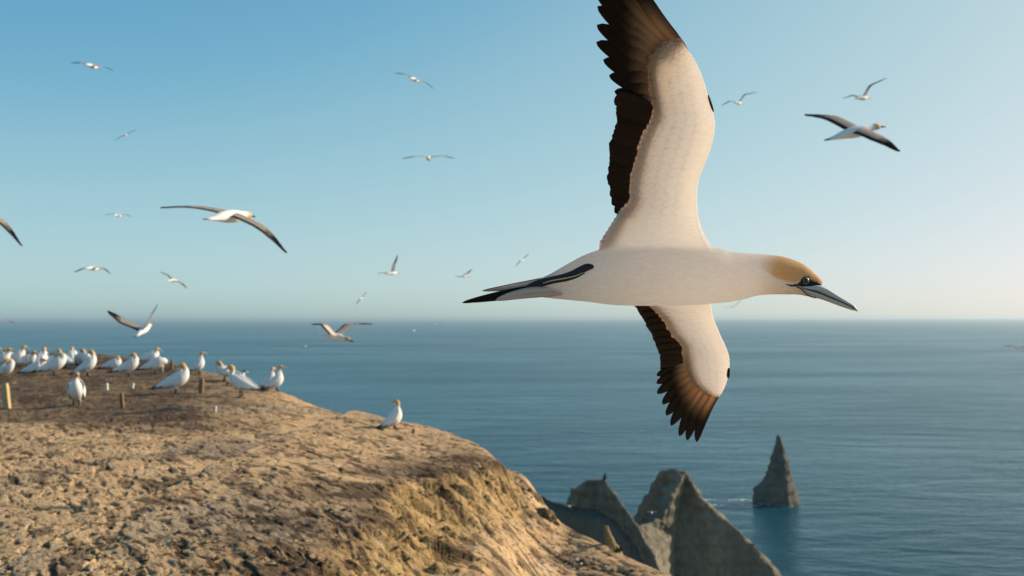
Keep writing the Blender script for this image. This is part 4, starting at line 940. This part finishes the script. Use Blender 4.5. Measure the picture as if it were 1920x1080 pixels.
    # bill
    HD = np.array([(1496, 20), (1515, 17.5), (1530, 14.5), (1545, 11.5), (1568, 8.5), (1590, 5), (1607, 1.5)])
    def mandible(name, rows):
        A = resample(rows, 30); cc = U(A[:, 0], (A[:, 1] + A[:, 2]) / 2, np.full(30, Y0)); v, f = loft(cc, (A[:, 2] - A[:, 1]) / 2 * MPX, np.interp(A[:, 0], HD[:, 0], HD[:, 1]) * MPX, 20, side=(0, 1, 0), power=3.0)
        return own(Geo().add(v, f).build(name, M_BILL))
    mandible('upper_mandible', [(1500, 537, 541), (1515, 536, 545), (1530, 534, 547.5), (1545, 539, 553.5), (1568, 553, 563), (1590, 566, 573), (1600, 572.5, 578.5), (1607.5, 582, 584.5)])
    mandible('lower_mandible', [(1502, 540.5, 543), (1513, 544, 552.5), (1526, 547, 557.5), (1544, 553.5, 562), (1580, 567.5, 575.5), (1598, 576.5, 581.5), (1604, 580, 582.5)])
    def line(name, pts, r, k=.92):
        A = resample(pts, 24); D = Y0 - np.interp(A[:, 0], HD[:, 0], HD[:, 1]) * MPX * k; v, f = loft(U(A[:, 0], A[:, 1], D), np.full(24, r * MPX), seg=8, side=(0, 1, 0)); return own(Geo().add(v, f).build(name, M_BLACK))
    line('bill_groove', [(1507, 540.5), (1529, 547), (1550, 555.5), (1580, 567.5), (1598, 576.5), (1606, 582.5)], 1.2, .93)
    line('bill_groove', [(1534, 535.5), (1556, 549.2), (1586, 566)], .9, .62)
    line('gular_stripe', [(1492, 536.5), (1502, 542), (1512, 551.5), (1520, 556), (1530, 558.5)], 1.1, 1.0)
    def at_head(px, py, dz): return U(px, py, body_front(px, py) - dz)
    v, f = loft([at_head(1473, 532.5, .001), at_head(1484, 536, .001), at_head(1494, 534.5, .001), at_head(1502, 530, .001)], np.array([.5, 1.5, 1.6, 2]) * MPX, seg=8); own(Geo().add(v, f).build('gape_stripe', M_BLACK))
    e = at_head(1510.3, 526.6, .0); dirn = np.array([0.06, -1, -.05]); dirn /= np.linalg.norm(dirn)
    v, f = loft([e - dirn * .004, e + dirn * .001, e + dirn * .0032, e + dirn * .0042], np.array([7.2, 7.0, 5.2, 2.5]) * MPX, seg=20, side=(1, 0, 0)); own(Geo().add(v, f).build('eye', M_IRIS))
    v, f = loft([e + dirn * .003, e + dirn * .0048, e + dirn * .0056, e + dirn * .0059], np.array([4.4, 3.9, 2.4, .8]) * MPX, seg=18, side=(1, 0, 0)); own(Geo().add(v, f).build('pupil', M_PUPIL))
big_gannet()
